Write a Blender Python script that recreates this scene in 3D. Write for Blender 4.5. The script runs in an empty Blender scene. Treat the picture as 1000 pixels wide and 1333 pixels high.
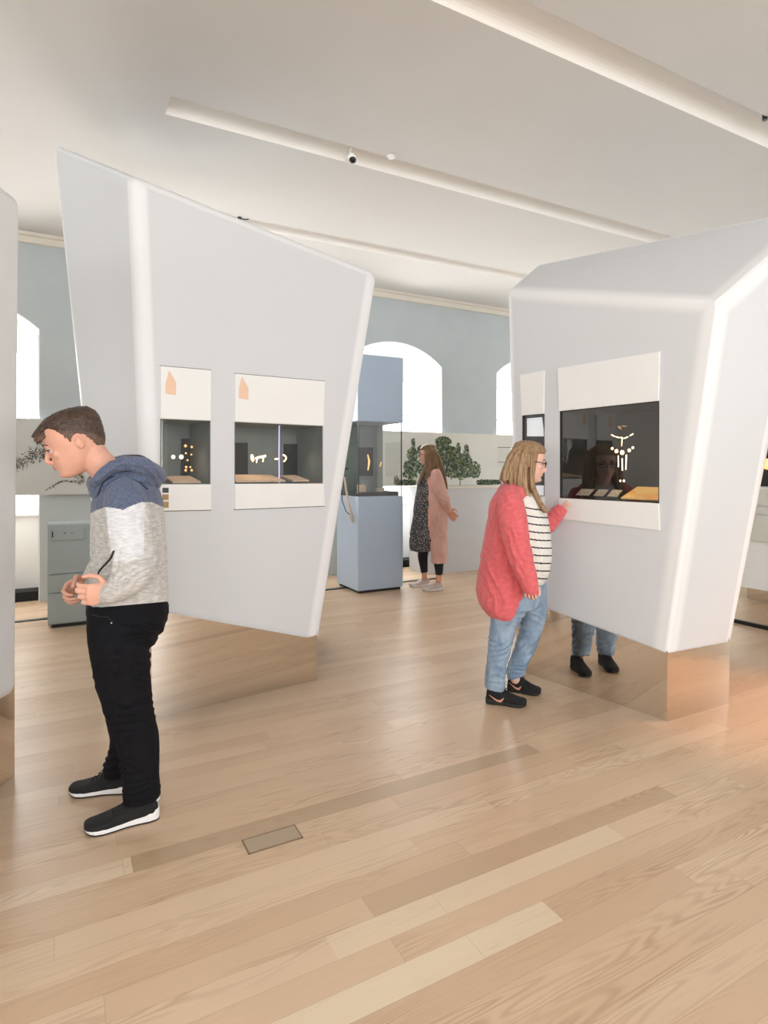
import bpy, bmesh, math, random
import numpy as np
from mathutils import Vector, Matrix, noise
from mathutils.bvhtree import BVHTree

# ------------------------------------------------------------------ camera, world, lights
F = 780.0; CX = 500.0; HY = 610.0; EYE = 1.45
SA, CA = 0.8806, 0.4738            # the room's long axis seen from the lens
C = bpy.context.scene.collection
scene = bpy.context.scene

def W(X, Y, Z):
    """lens-aligned metres (right, forward, up) -> room metres (x along the boards, y to the far wall)"""
    return Vector((SA * X + CA * Y, -CA * X + SA * Y, Z))
def px(x, y, depth):
    return W((x - CX) / F * depth, depth, EYE + (HY - y) / F * depth)
def px_floor(x, y):
    return px(x, y, F * EYE / (y - HY))
def px_plane(x, y, p, n):
    o = Vector((0, 0, EYE)); d = px(x, y, 1.0) - o
    return o + d * ((p - o).dot(n) / d.dot(n))

cam_d = bpy.data.cameras.new('camera'); cam = bpy.data.objects.new('camera', cam_d); C.objects.link(cam)
cam.location = (0, 0, EYE)
cam.rotation_euler = (math.pi / 2, 0, -math.atan2(CA, SA))
cam_d.sensor_fit = 'HORIZONTAL'; cam_d.sensor_width = 36.0
cam_d.lens = F / 1000 * 36.0; cam_d.shift_y = -(666.5 - HY) / 1000
cam_d.clip_start = 0.05
scene.camera = cam
vs = scene.view_settings
vs.view_transform = 'Standard'; vs.look = 'None'; vs.gamma = 1.0; vs.exposure = 0.17; vs.use_curve_mapping = False
try:
    scene.cycles.use_denoising = True
    scene.cycles.max_bounces = 8; scene.cycles.diffuse_bounces = 5; scene.cycles.glossy_bounces = 5
    scene.cycles.transparent_max_bounces = 12; scene.cycles.sample_clamp_indirect = 6.0
    scene.cycles.caustics_reflective = False; scene.cycles.caustics_refractive = False
except Exception: pass

world = bpy.data.worlds.new('overcast_daylight'); scene.world = world; world.use_nodes = True
wb = world.node_tree.nodes['Background']
wb.inputs[0].default_value = (1.0, 0.985, 0.965, 1); wb.inputs[1].default_value = 6.5

def area(name, loc, target, sx, sy, power, col=(1, 1, 1), spread=None):
    l = bpy.data.lights.new(name, 'AREA'); l.shape = 'RECTANGLE'; l.size = sx; l.size_y = sy
    l.energy = power; l.color = col
    if spread: l.spread = spread
    o = bpy.data.objects.new(name, l); C.objects.link(o); o.location = loc
    o.rotation_euler = (Vector(target) - Vector(loc)).to_track_quat('-Z', 'Y').to_euler()
    return o
LB = (0.96, 0.98, 1.0)
# unseen fill lamps, added in front of the near wall and both end walls
for k, u in enumerate((-3.2, -0.9, 1.4, 3.3)):
    area('window_daylight', (u, -4.35, 2.2), (u, 0, 2.0), 1.7, 2.5, 88, LB)
for k, n in enumerate((-2.0, 1.0, 4.2)):
    area('window_daylight', (-4.8, n, 2.2), (0, n, 1.9), 1.7, 2.5, (52, 44, 20)[k], LB)
area('window_daylight', (8.9, 0.0, 2.2), (0, 0.2, 1.9), 2.2, 2.5, 78, LB)
area('window_daylight', (8.9, 5.6, 2.2), (0, 5.6, 1.9), 1.8, 2.5, 45, LB)
# daylight entering by the far arched windows
for u in (-1.01, 1.615, 4.24, 6.87):
    area('window_daylight', (u, 8.22, 2.3), (u, 0, 0.6), 1.5, 1.5, 100, (1.0, 0.985, 0.965))
# warm spotlight on the floor at the right
sp = bpy.data.lights.new('warm_spotlight', 'SPOT'); sp.energy = 300; sp.color = (1.0, 0.50, 0.28); sp.spot_size = math.radians(31); sp.spot_blend = 1.0; sp.shadow_soft_size = 0.08
so = bpy.data.objects.new('warm_spotlight', sp); C.objects.link(so)
so.location = px_floor(1120, 905) + Vector((0.3, -0.6, 3.5)); so.rotation_euler = (px_floor(1010, 925) - so.location).to_track_quat('-Z', 'Y').to_euler()

# ------------------------------------------------------------------ materials
def lin(c):
    return tuple(((v / 255) / 12.92 if v / 255 <= 0.04045 else ((v / 255 + 0.055) / 1.055) ** 2.4) for v in c)
def node(nt, t, **kw):
    n = nt.nodes.new(t)
    for k, v in kw.items():
        if k.startswith('i_'): n.inputs[int(k[2:])].default_value = v
        else: setattr(n, k, v)
    return n
def mat(name, rgb, rough=0.6, metal=0.0, var=0.0, vscale=8.0, bump=0.0, bscale=60.0, stretch=(1, 1, 1), spec=0.5, emit=0.0, sss=0.0, sheen=0.0, rgb2=None):
    m = bpy.data.materials.new(name); m.use_nodes = True; nt = m.node_tree; b = nt.nodes['Principled BSDF']
    c = lin(rgb)
    b.inputs['Base Color'].default_value = (*c, 1); b.inputs['Roughness'].default_value = rough
    b.inputs['Metallic'].default_value = metal; b.inputs['Specular IOR Level'].default_value = spec
    if sss: b.inputs['Subsurface Weight'].default_value = sss; b.inputs['Subsurface Radius'].default_value = (0.02, 0.008, 0.004); b.inputs['Subsurface Scale'].default_value = 0.5
    if sheen: b.inputs['Sheen Weight'].default_value = sheen
    if emit:
        b.inputs['Emission Color'].default_value = (*c, 1); b.inputs['Emission Strength'].default_value = emit
    tc = node(nt, 'ShaderNodeTexCoord'); mp = node(nt, 'ShaderNodeMapping'); mp.inputs['Scale'].default_value = stretch
    nt.links.new(tc.outputs['Object'], mp.inputs[0])
    if var or rgb2:
        nz = node(nt, 'ShaderNodeTexNoise'); nz.inputs['Scale'].default_value = vscale; nz.inputs['Detail'].default_value = 4
        nt.links.new(mp.outputs[0], nz.inputs[0])
        r = node(nt, 'ShaderNodeValToRGB'); r.color_ramp.elements[0].position = 0.35; r.color_ramp.elements[1].position = 0.65
        c2 = lin(rgb2) if rgb2 else tuple(v * (1 + var) for v in c)
        c1 = c if rgb2 else tuple(v * (1 - var) for v in c)
        r.color_ramp.elements[0].color = (*c1, 1); r.color_ramp.elements[1].color = (*[min(1, v) for v in c2], 1)
        nt.links.new(nz.outputs[0], r.inputs[0]); nt.links.new(r.outputs[0], b.inputs['Base Color'])
    if bump:
        n2 = node(nt, 'ShaderNodeTexNoise'); n2.inputs['Scale'].default_value = bscale; n2.inputs['Detail'].default_value = 3
        nt.links.new(mp.outputs[0], n2.inputs[0])
        bp = node(nt, 'ShaderNodeBump'); bp.inputs['Strength'].default_value = bump; bp.inputs['Distance'].default_value = 0.01
        nt.links.new(n2.outputs[0], bp.inputs['Height']); nt.links.new(bp.outputs[0], b.inputs['Normal'])
    return m

def glass_mat(name, tint=(1, 1, 1), ior=1.5):
    m = bpy.data.materials.new(name); m.use_nodes = True; nt = m.node_tree; nt.nodes.remove(nt.nodes['Principled BSDF'])
    out = nt.nodes['Material Output']; t = node(nt, 'ShaderNodeBsdfTransparent'); g = node(nt, 'ShaderNodeBsdfGlossy')
    t.inputs[0].default_value = (*tint, 1); g.inputs['Roughness'].default_value = 0.0
    fr = node(nt, 'ShaderNodeFresnel'); fr.inputs[0].default_value = ior; mx = node(nt, 'ShaderNodeMixShader')
    ge = node(nt, 'ShaderNodeNewGeometry'); su = node(nt, 'ShaderNodeMath', operation='SUBTRACT'); su.inputs[0].default_value = 1.0; nt.links.new(ge.outputs['Backfacing'], su.inputs[1]); ml = node(nt, 'ShaderNodeMath', operation='MULTIPLY'); nt.links.new(fr.outputs[0], ml.inputs[0]); nt.links.new(su.outputs[0], ml.inputs[1])
    nt.links.new(ml.outputs[0], mx.inputs[0]); nt.links.new(t.outputs[0], mx.inputs[1]); nt.links.new(g.outputs[0], mx.inputs[2]); nt.links.new(mx.outputs[0], out.inputs[0])
    return m

M = {}
def edge_glow_membrane(name, lines, base=(216, 219, 223), edge=(236, 238, 240)):
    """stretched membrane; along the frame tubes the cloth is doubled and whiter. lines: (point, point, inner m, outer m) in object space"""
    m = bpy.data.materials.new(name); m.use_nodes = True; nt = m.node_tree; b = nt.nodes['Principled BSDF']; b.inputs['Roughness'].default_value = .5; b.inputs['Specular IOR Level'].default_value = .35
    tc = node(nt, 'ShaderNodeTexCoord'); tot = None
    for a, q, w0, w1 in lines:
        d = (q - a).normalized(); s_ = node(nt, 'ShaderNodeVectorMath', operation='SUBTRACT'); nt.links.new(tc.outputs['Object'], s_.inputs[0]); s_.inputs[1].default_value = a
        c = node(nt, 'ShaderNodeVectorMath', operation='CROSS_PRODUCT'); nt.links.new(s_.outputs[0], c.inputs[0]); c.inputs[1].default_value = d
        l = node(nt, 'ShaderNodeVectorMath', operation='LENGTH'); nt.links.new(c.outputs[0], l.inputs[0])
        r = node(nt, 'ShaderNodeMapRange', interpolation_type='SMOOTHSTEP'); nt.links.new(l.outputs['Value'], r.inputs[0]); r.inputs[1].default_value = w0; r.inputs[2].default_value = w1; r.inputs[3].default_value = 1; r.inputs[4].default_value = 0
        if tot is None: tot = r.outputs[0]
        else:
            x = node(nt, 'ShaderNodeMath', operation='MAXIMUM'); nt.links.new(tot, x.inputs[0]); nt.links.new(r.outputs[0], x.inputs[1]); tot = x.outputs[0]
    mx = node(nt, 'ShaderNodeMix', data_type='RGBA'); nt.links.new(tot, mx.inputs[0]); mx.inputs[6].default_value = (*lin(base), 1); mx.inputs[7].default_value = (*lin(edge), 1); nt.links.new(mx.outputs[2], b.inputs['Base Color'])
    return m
M['fabric'] = mat('white_membrane', (224, 226, 226), 0.5, var=0.012, vscale=1.5, bump=0.02, bscale=400, spec=0.35)
M['ceiling'] = mat('ceiling_plaster', (201, 199, 195), 0.9, var=0.01, vscale=2, bump=0.02, bscale=90)
M['white'] = mat('white_paint', (238, 238, 236), 0.6, bump=0.01, bscale=120)
M['panel_white'] = mat('white_display_panel', (240, 241, 240), 0.45, var=0.01, vscale=5)
M['blue'] = mat('blue_grey_wall_paint', (185, 193, 196), 0.75, var=0.02, vscale=3, bump=0.03, bscale=120)
M['cornice'] = mat('cornice_paint', (222, 216, 204), 0.8, var=0.01)
M['vitrine_blue'] = mat('pale_blue_lacquer', (176, 193, 213), 0.45, var=0.015, vscale=3)
M['mirror'] = mat('bronze_mirror', (232, 225, 216), 0.03, metal=1.0)
M['band'] = mat('printed_band_paper', (214, 213, 204), 0.6, var=0.02, vscale=4)
M['band_grey'] = mat('grey_printed_band_paper', (196, 197, 193), 0.6, var=0.02, vscale=4)
M['counter'] = mat('grey_counter_lacquer', (206, 208, 212), 0.5, var=0.01)
M['ledge'] = mat('cream_ledge', (222, 218, 205), 0.5, var=0.02)
M['sage'] = mat('grey_green_lacquer', (160, 170, 170), 0.5, var=0.02)
M['black'] = mat('black_grille', (22, 22, 24), 0.6, var=0.1)
M['line'] = mat('fine_grey_seam', (120, 118, 114), 0.7, var=0.05)
M['case_dark'] = mat('dark_case_lining', (40, 38, 36), 0.7, var=0.05)
M['case_grey'] = mat('grey_case_lining', (126, 134, 132), 0.7, var=0.05)
M['case_black'] = mat('black_case_panel', (24, 22, 22), 0.6, var=0.05)
M['peach'] = mat('peach_print', (240, 205, 178), 0.6, var=0.02)
M['tan'] = mat('tan_print', (176, 142, 94), 0.6, var=0.2, vscale=60)
M['glow'] = mat('glowing_ivory_glass', (255, 222, 170), 0.4, emit=3.0)  # emission puts spotlit brightness and glass glints into the ornaments
M['glow_dim'] = mat('glowing_amber_glass', (255, 190, 120), 0.4, emit=1.0)  # emission stands for light glinting on gold and amber bits
M['violet'] = mat('violet_light_line', (214, 200, 255), 0.4, emit=0.7)
M['amber'] = mat('lit_amber_tray', (240, 180, 90), 0.3, metal=0.4, rgb2=(250, 222, 150), vscale=7)
M['card'] = mat('aged_paper_card', (180, 170, 155), 0.7, var=0.2, vscale=60)
M['wood'] = mat('warm_wood_shelf', (212, 186, 162), 0.5, var=0.1, vscale=20)
M['steel'] = mat('dark_metal', (60, 62, 64), 0.35, metal=0.8, var=0.05)
M['glass'] = glass_mat('case_glass', ior=2.1)
M['glass_clear'] = glass_mat('clear_glass', (0.96, 0.98, 0.97), 1.12)
M['glass_green'] = glass_mat('window_glass', (0.985, 0.985, 0.985), 1.25)
M['lens'] = mat('camera_lens', (14, 14, 16), 0.1, var=0.1)

# ------------------------------------------------------------------ mesh helpers
ROOT = {}
def origin(parent):
    while parent is not None:
        if parent.name in ROOT: return ROOT[parent.name]
        parent = parent.parent
    return Vector((0, 0, 0))
def tag(o, label, cat, group=None, kind=None):
    if label: o['label'] = label
    if cat: o['category'] = cat
    if group: o['group'] = group
    if kind: o['kind'] = kind
    return o
def thing(name, label, cat, loc, group=None):
    o = bpy.data.objects.new(name, None); C.objects.link(o); o.location = loc; o.empty_display_size = 0.1
    ROOT[o.name] = Vector(loc); return tag(o, label, cat, group)
def link_mesh(name, me, mats, parent=None, smooth=False):
    if not isinstance(mats, (list, tuple)): mats = [mats]
    for m in mats: me.materials.append(m)
    o = bpy.data.objects.new(name, me); C.objects.link(o)
    if parent is not None: o.parent = parent
    if smooth and len(me.polygons): me.polygons.foreach_set('use_smooth', [True] * len(me.polygons))
    return o
def shell_obj(name, shells, mats, parent=None, smooth=False, mi=None):
    """shells: list of (verts, faces) in room coordinates -> ONE mesh"""
    off = origin(parent); vs_, fs_ = [], []
    for v, f in shells:
        b = len(vs_); vs_ += [tuple(Vector(p) - off) for p in v]; fs_ += [tuple(i + b for i in q) for q in f]
    me = bpy.data.meshes.new(name); me.from_pydata(vs_, [], fs_); me.update()
    bm = bmesh.new(); bm.from_mesh(me); bmesh.ops.recalc_face_normals(bm, faces=bm.faces); bm.to_mesh(me); bm.free()
    if mi is not None:
        me.polygons.foreach_set('material_index', mi)
    return link_mesh(name, me, mats, parent, smooth)
BOXF = [(0, 1, 3, 2), (4, 6, 7, 5), (0, 4, 5, 1), (2, 3, 7, 6), (0, 2, 6, 4), (1, 5, 7, 3)]
def box(x0, x1, y0, y1, z0, z1):
    return ([(x, y, z) for x in (x0, x1) for y in (y0, y1) for z in (z0, z1)], BOXF)
def slab(poly, off):
    """planar polygon (room coordinates) thickened by the vector off"""
    n = len(poly); v = [Vector(p) for p in poly] + [Vector(p) + off for p in poly]
    f = [tuple(range(n)), tuple(range(2 * n - 1, n - 1, -1))] + [(i, (i + 1) % n, n + (i + 1) % n, n + i) for i in range(n)]
    return (v, f)
def bevel(o, w, seg=3, ang=30):
    m = o.modifiers.new('bevel', 'BEVEL'); m.width = w; m.segments = seg; m.limit_method = 'ANGLE'; m.angle_limit = math.radians(ang); return o
def baked(o):
    dg = bpy.context.evaluated_depsgraph_get(); dg.update()
    return bpy.data.meshes.new_from_object(o.evaluated_get(dg))
def temp(me):
    o = bpy.data.objects.new('temporary_shape', me); C.objects.link(o); return o
def drop(o):
    me = o.data; bpy.data.objects.remove(o)
    if me and me.users == 0: bpy.data.meshes.remove(me)
def mesh_from(shells, off=Vector((0, 0, 0))):
    vs_, fs_ = [], []
    for v, f in shells:
        b = len(vs_); vs_ += [tuple(Vector(p) - off) for p in v]; fs_ += [tuple(i + b for i in q) for q in f]
    me = bpy.data.meshes.new('m'); me.from_pydata(vs_, [], fs_); me.update()
    bm = bmesh.new(); bm.from_mesh(me); bmesh.ops.recalc_face_normals(bm, faces=bm.faces); bm.to_mesh(me); bm.free()
    return me
def union(shells, voxel, smooth=3, off=Vector((0, 0, 0))):
    o = temp(mesh_from(shells, off))
    m = o.modifiers.new('r', 'REMESH'); m.mode = 'VOXEL'; m.voxel_size = voxel
    if smooth:
        s = o.modifiers.new('s', 'SMOOTH'); s.factor = 0.5; s.iterations = smooth
    me = baked(o); drop(o); return me
def ring_faces(nr, n, cap=True):
    f = []
    for r in range(nr - 1):
        for i in range(n):
            j = (i + 1) % n; f.append((r * n + i, r * n + j, (r + 1) * n + j, (r + 1) * n + i))
    if cap: f += [tuple(range(n - 1, -1, -1)), tuple((nr - 1) * n + i for i in range(n))]
    return f
def loft(pts, ra, rb, ref, n=20, dome=True, p=2.0):
    """closed tube through pts; ra = half width across (perpendicular to the path and to ref), rb = half width along ref"""
    P = [Vector(q) for q in pts]; ref = Vector(ref).normalized()
    ra = list(ra); rb = list(rb); T = []
    for i in range(len(P)):
        a = P[max(0, i - 1)]; b = P[min(len(P) - 1, i + 1)]; T.append((b - a).normalized())
    rows = []
    def ring(c, t, a, b):
        a1 = t.cross(ref)
        a1 = a1.normalized() if a1.length > 1e-4 else Vector((1, 0, 0)); a2 = a1.cross(t).normalized(); r = []
        for k in range(n):
            an = 2 * math.pi * k / n; cs, sn = math.cos(an), math.sin(an)
            cs = math.copysign(abs(cs) ** (2 / p), cs); sn = math.copysign(abs(sn) ** (2 / p), sn)
            r.append(c + a1 * a * cs + a2 * b * sn)
        return r
    if dome:
        m = min(ra[0], rb[0])
        for e, s in ((0.9, 0.35), (0.6, 0.75)): rows.append(ring(P[0] - T[0] * m * e, T[0], ra[0] * s, rb[0] * s))
    for i in range(len(P)): rows.append(ring(P[i], T[i], ra[i], rb[i]))
    if dome:
        m = min(ra[-1], rb[-1])
        for e, s in ((0.6, 0.75), (0.9, 0.35)): rows.append(ring(P[-1] + T[-1] * m * e, T[-1], ra[-1] * s, rb[-1] * s))
    v = [q for r in rows for q in r]
    return (v, ring_faces(len(rows), n))
def spline(pts, m=6):
    """Catmull-Rom resampling of a list of equal-length tuples"""
    A = [np.array(q, float) for q in pts]; out = []
    for i in range(len(A) - 1):
        p0 = A[max(0, i - 1)]; p1 = A[i]; p2 = A[i + 1]; p3 = A[min(len(A) - 1, i + 2)]
        for k in range(m):
            t = k / m
            out.append(0.5 * ((2 * p1) + (-p0 + p2) * t + (2 * p0 - 5 * p1 + 4 * p2 - p3) * t * t + (-p0 + 3 * p1 - 3 * p2 + p3) * t ** 3))
    out.append(A[-1]); return out
def tube(pts, r, n=8, dome=True):
    P = [Vector(q) for q in pts]; t = (P[-1] - P[0]).normalized()
    ref = Vector((0, 0, 1)) if abs(t.z) < 0.8 else Vector((0.3, 1, 0.1))
    rr = r if isinstance(r, (list, tuple)) else [r] * len(P)
    return loft(P, rr, rr, ref, n, dome)
def ellipsoid(c, ax, n=14, m=9):
    """ax: three half-axis vectors"""
    v = []; f = []
    for i in range(1, m):
        th = math.pi * i / m
        for k in range(n):
            ph = 2 * math.pi * k / n
            v.append(Vector(c) + ax[0] * (math.sin(th) * math.cos(ph)) + ax[1] * (math.sin(th) * math.sin(ph)) + ax[2] * math.cos(th))
    for i in range(m - 2):
        for k in range(n):
            j = (k + 1) % n; f.append((i * n + k, i * n + j, (i + 1) * n + j, (i + 1) * n + k))
    a = len(v); v.append(Vector(c) + ax[2]); b = len(v); v.append(Vector(c) - ax[2])
    for k in range(n):
        j = (k + 1) % n; f.append((a, j, k)); f.append((b, (m - 2) * n + k, (m - 2) * n + j))
    return (v, f)
def cyl(c, axis, r, h, n=24, r2=None):
    axis = Vector(axis).normalized(); a = axis.orthogonal().normalized(); b = axis.cross(a); r2 = r if r2 is None else r2
    v = [Vector(c) + (a * math.cos(2 * math.pi * k / n) + b * math.sin(2 * math.pi * k / n)) * r for k in range(n)]
    v += [Vector(c) + axis * h + (a * math.cos(2 * math.pi * k / n) + b * math.sin(2 * math.pi * k / n)) * r2 for k in range(n)]
    return (v, ring_faces(2, n))

# ------------------------------------------------------------------ room
CEIL = 3.98; WALL_N = 7.52; U0, U1, N0 = -5.0, 9.1, -4.6

def floor_material():
    m = bpy.data.materials.new('oak_floorboards'); m.use_nodes = True; nt = m.node_tree; b = nt.nodes['Principled BSDF']
    L = nt.links.new
    def mth(op, a, b_=None, c=None, clamp=False):
        n = node(nt, 'ShaderNodeMath', operation=op, use_clamp=clamp)
        for i, q in enumerate((a, b_, c)):
            if q is None: continue
            if isinstance(q, (int, float)): n.inputs[i].default_value = q
            else: L(q, n.inputs[i])
        return n.outputs[0]
    tc = node(nt, 'ShaderNodeTexCoord'); sx = node(nt, 'ShaderNodeSeparateXYZ'); L(tc.outputs['Object'], sx.inputs[0])
    x, y = sx.outputs[0], sx.outputs[1]
    yy = mth('DIVIDE', mth('SUBTRACT', y, 1.42), 0.1); row = mth('FLOOR', yy)
    wn = node(nt, 'ShaderNodeTexWhiteNoise', noise_dimensions='1D'); L(mth('ADD', row, 31.7), wn.inputs['W'])
    LEN = 1.65
    xx = mth('ADD', mth('DIVIDE', x, LEN), mth('MULTIPLY', wn.outputs['Value'], 9.3)); col = mth('FLOOR', xx)
    w2 = node(nt, 'ShaderNodeTexWhiteNoise', noise_dimensions='2D'); cb = node(nt, 'ShaderNodeCombineXYZ'); L(row, cb.inputs[0]); L(col, cb.inputs[1]); L(cb.outputs[0], w2.inputs['Vector'])
    rid = w2.outputs['Value']
    # grain
    g = node(nt, 'ShaderNodeCombineXYZ'); L(mth('ADD', mth('MULTIPLY', x, 1.3), mth('MULTIPLY', rid, 37.0)), g.inputs[0]); L(mth('ADD', mth('MULTIPLY', y, 14.0), mth('MULTIPLY', rid, 11.0)), g.inputs[1]); L(rid, g.inputs[2])
    n1 = node(nt, 'ShaderNodeTexNoise'); n1.inputs['Scale'].default_value = 1.0; n1.inputs['Detail'].default_value = 1.2; n1.inputs['Roughness'].default_value = 0.45; L(g.outputs[0], n1.inputs['Vector'])
    rings = mth('SINE', mth('MULTIPLY', n1.outputs[0], 84.0))
    rings = mth('POWER', mth('MULTIPLY_ADD', rings, 0.5, 0.5), 1.6)
    g2 = node(nt, 'ShaderNodeCombineXYZ'); L(mth('MULTIPLY', x, 7.0), g2.inputs[0]); L(mth('MULTIPLY', y, 260.0), g2.inputs[1]); L(rid, g2.inputs[2])
    n2 = node(nt, 'ShaderNodeTexNoise'); n2.inputs['Scale'].default_value = 1.0; n2.inputs['Detail'].default_value = 3; L(g2.outputs[0], n2.inputs['Vector'])
    g3 = node(nt, 'ShaderNodeCombineXYZ'); L(mth('MULTIPLY', x, 0.9), g3.inputs[0]); L(mth('MULTIPLY', y, 6.0), g3.inputs[1]); L(mth('MULTIPLY', rid, 5.0), g3.inputs[2])
    n3 = node(nt, 'ShaderNodeTexNoise'); n3.inputs['Scale'].default_value = 1.0; n3.inputs['Detail'].default_value = 2; L(g3.outputs[0], n3.inputs['Vector'])
    ramp = node(nt, 'ShaderNodeValToRGB'); cr = ramp.color_ramp; cr.interpolation = 'LINEAR'
    cols = [(0.0, (178, 152, 122)), (0.35, (206, 176, 145)), (0.55, (214, 186, 155)), (0.75, (221, 195, 165)), (1.0, (230, 213, 186))]
    cr.elements[0].position = 0; cr.elements[0].color = (*lin(cols[0][1]), 1); cr.elements[1].position = 1; cr.elements[1].color = (*lin(cols[-1][1]), 1)
    for p_, c_ in cols[1:-1]:
        e = cr.elements.new(p_); e.color = (*lin(c_), 1)
    tone = mth('MULTIPLY_ADD', rid, 0.38, 0.34)
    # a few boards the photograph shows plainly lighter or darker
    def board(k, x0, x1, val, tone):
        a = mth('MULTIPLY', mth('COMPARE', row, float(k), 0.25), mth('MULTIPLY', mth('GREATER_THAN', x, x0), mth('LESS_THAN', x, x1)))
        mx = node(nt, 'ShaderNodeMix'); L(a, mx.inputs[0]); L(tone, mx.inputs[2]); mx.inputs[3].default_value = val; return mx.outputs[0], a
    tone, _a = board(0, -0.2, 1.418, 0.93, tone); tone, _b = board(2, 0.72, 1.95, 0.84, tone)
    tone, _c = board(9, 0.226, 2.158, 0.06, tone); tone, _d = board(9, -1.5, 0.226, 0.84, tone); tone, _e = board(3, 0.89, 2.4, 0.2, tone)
    L(tone, ramp.inputs[0])
    def mixc(fac, a, bcol, bt='MIX'):
        mx = node(nt, 'ShaderNodeMix', data_type='RGBA', blend_type=bt)
        if isinstance(fac, float): mx.inputs[0].default_value = fac
        else: L(fac, mx.inputs[0])
        L(a, mx.inputs[6])
        if isinstance(bcol, tuple): mx.inputs[7].default_value = (*bcol, 1)
        else: L(bcol, mx.inputs[7])
        return mx.outputs[2]
    strong = node(nt, 'ShaderNodeMapRange'); L(n3.outputs[0], strong.inputs[0]); strong.inputs[1].default_value = 0.46; strong.inputs[2].default_value = 0.68; strong.inputs[3].default_value = 0.03; strong.inputs[4].default_value = 0.62
    c = mixc(mth('MULTIPLY', mth('MULTIPLY', rings, strong.outputs[0]), mth('SUBTRACT', 1.0, mth('MULTIPLY', mth('MAXIMUM', _a, _b), 0.6))), ramp.outputs[0], lin((168, 134, 102)))
    c = mixc(mth('MULTIPLY', n2.outputs[0], 0.24), c, lin((184, 156, 128)))
    # joints
    fy = mth('FRACT', yy); ey = mth('MINIMUM', fy, mth('SUBTRACT', 1.0, fy)); fx = mth('FRACT', xx); ex = mth('MULTIPLY', mth('MINIMUM', fx, mth('SUBTRACT', 1.0, fx)), LEN / 0.1)
    jn = mth('LESS_THAN', mth('MINIMUM', ey, ex), 0.012)
    c = mixc(mth('MULTIPLY', jn, 0.24), c, lin((130, 102, 76)))
    L(c, b.inputs['Base Color'])
    L(mth('MULTIPLY_ADD', n2.outputs[0], 0.12, 0.27), b.inputs['Roughness'])
    b.inputs['Specular IOR Level'].default_value = 0.5
    bp = node(nt, 'ShaderNodeBump'); bp.inputs['Strength'].default_value = 0.12; bp.inputs['Distance'].default_value = 0.003
    L(mth('SUBTRACT', mth('MULTIPLY', rings, 0.25), mth('MULTIPLY', jn, 0.8)), bp.inputs['Height']); L(bp.outputs[0], b.inputs['Normal'])
    return m
M['floor'] = floor_material()

def struct(name, shells, m, smooth=False):
    o = shell_obj(name, shells, m, None, smooth); o['kind'] = 'structure'; return o
struct('floor', [box(U0, U1, N0, 8.3, -0.12, 0.0)], M['floor'])

# ceiling with three half-round troughs
def ceiling():
    troughs = (2.61, 4.385, 6.11); w = 0.12; dep = 0.078; ustart = 0.65
    prof = [(N0, CEIL)]; seg = 14; spans = []
    for t in troughs:
        a = len(prof)
        for k in range(seg + 1):
            an = math.pi * k / seg; prof.append((t - w * math.cos(an), CEIL + dep * math.sin(an) ** 0.8))
        spans.append((a, a + seg))
    prof.append((8.3, CEIL)); v = []; f = []
    for u in (ustart, U1): v += [(u, n, z) for n, z in prof]
    n_ = len(prof)
    for i in range(n_ - 1): f.append((i, i + 1, n_ + i + 1, n_ + i))
    for a, e in spans: f.append(tuple(range(a, e + 1)))      # closed trough ends
    b = len(v); flat = [(U0, N0), (ustart, N0)]
    v += [(U0, N0, CEIL), (U0, 8.3, CEIL)]
    edge = [0] + [i for s in spans for i in (s[0], s[1])] + [n_ - 1]
    f.append(tuple([b] + edge + [b + 1]))
    me = bpy.data.meshes.new('ceiling'); me.from_pydata(v, [], f); me.update()
    o = link_mesh('ceiling', me, [M['ceiling'], mat('trough_white_paint', (232, 229, 224), .9, bump=.02, bscale=90)]); o['kind'] = 'structure'  # trough tone lightened: light on its far side is painted in
    for p_ in me.polygons:
        p_.use_smooth = False
        p_.material_index = 1 if p_.center.z > CEIL + .001 else 0
    return o
ceiling()
struct('trim_1', [box(U0, U1, WALL_N - 0.05, WALL_N, CEIL - 0.10, CEIL - 0.001), box(U0, U1, WALL_N - 0.10, WALL_N - 0.05, CEIL - 0.035, CEIL - 0.001)], M['cornice'])

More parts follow.
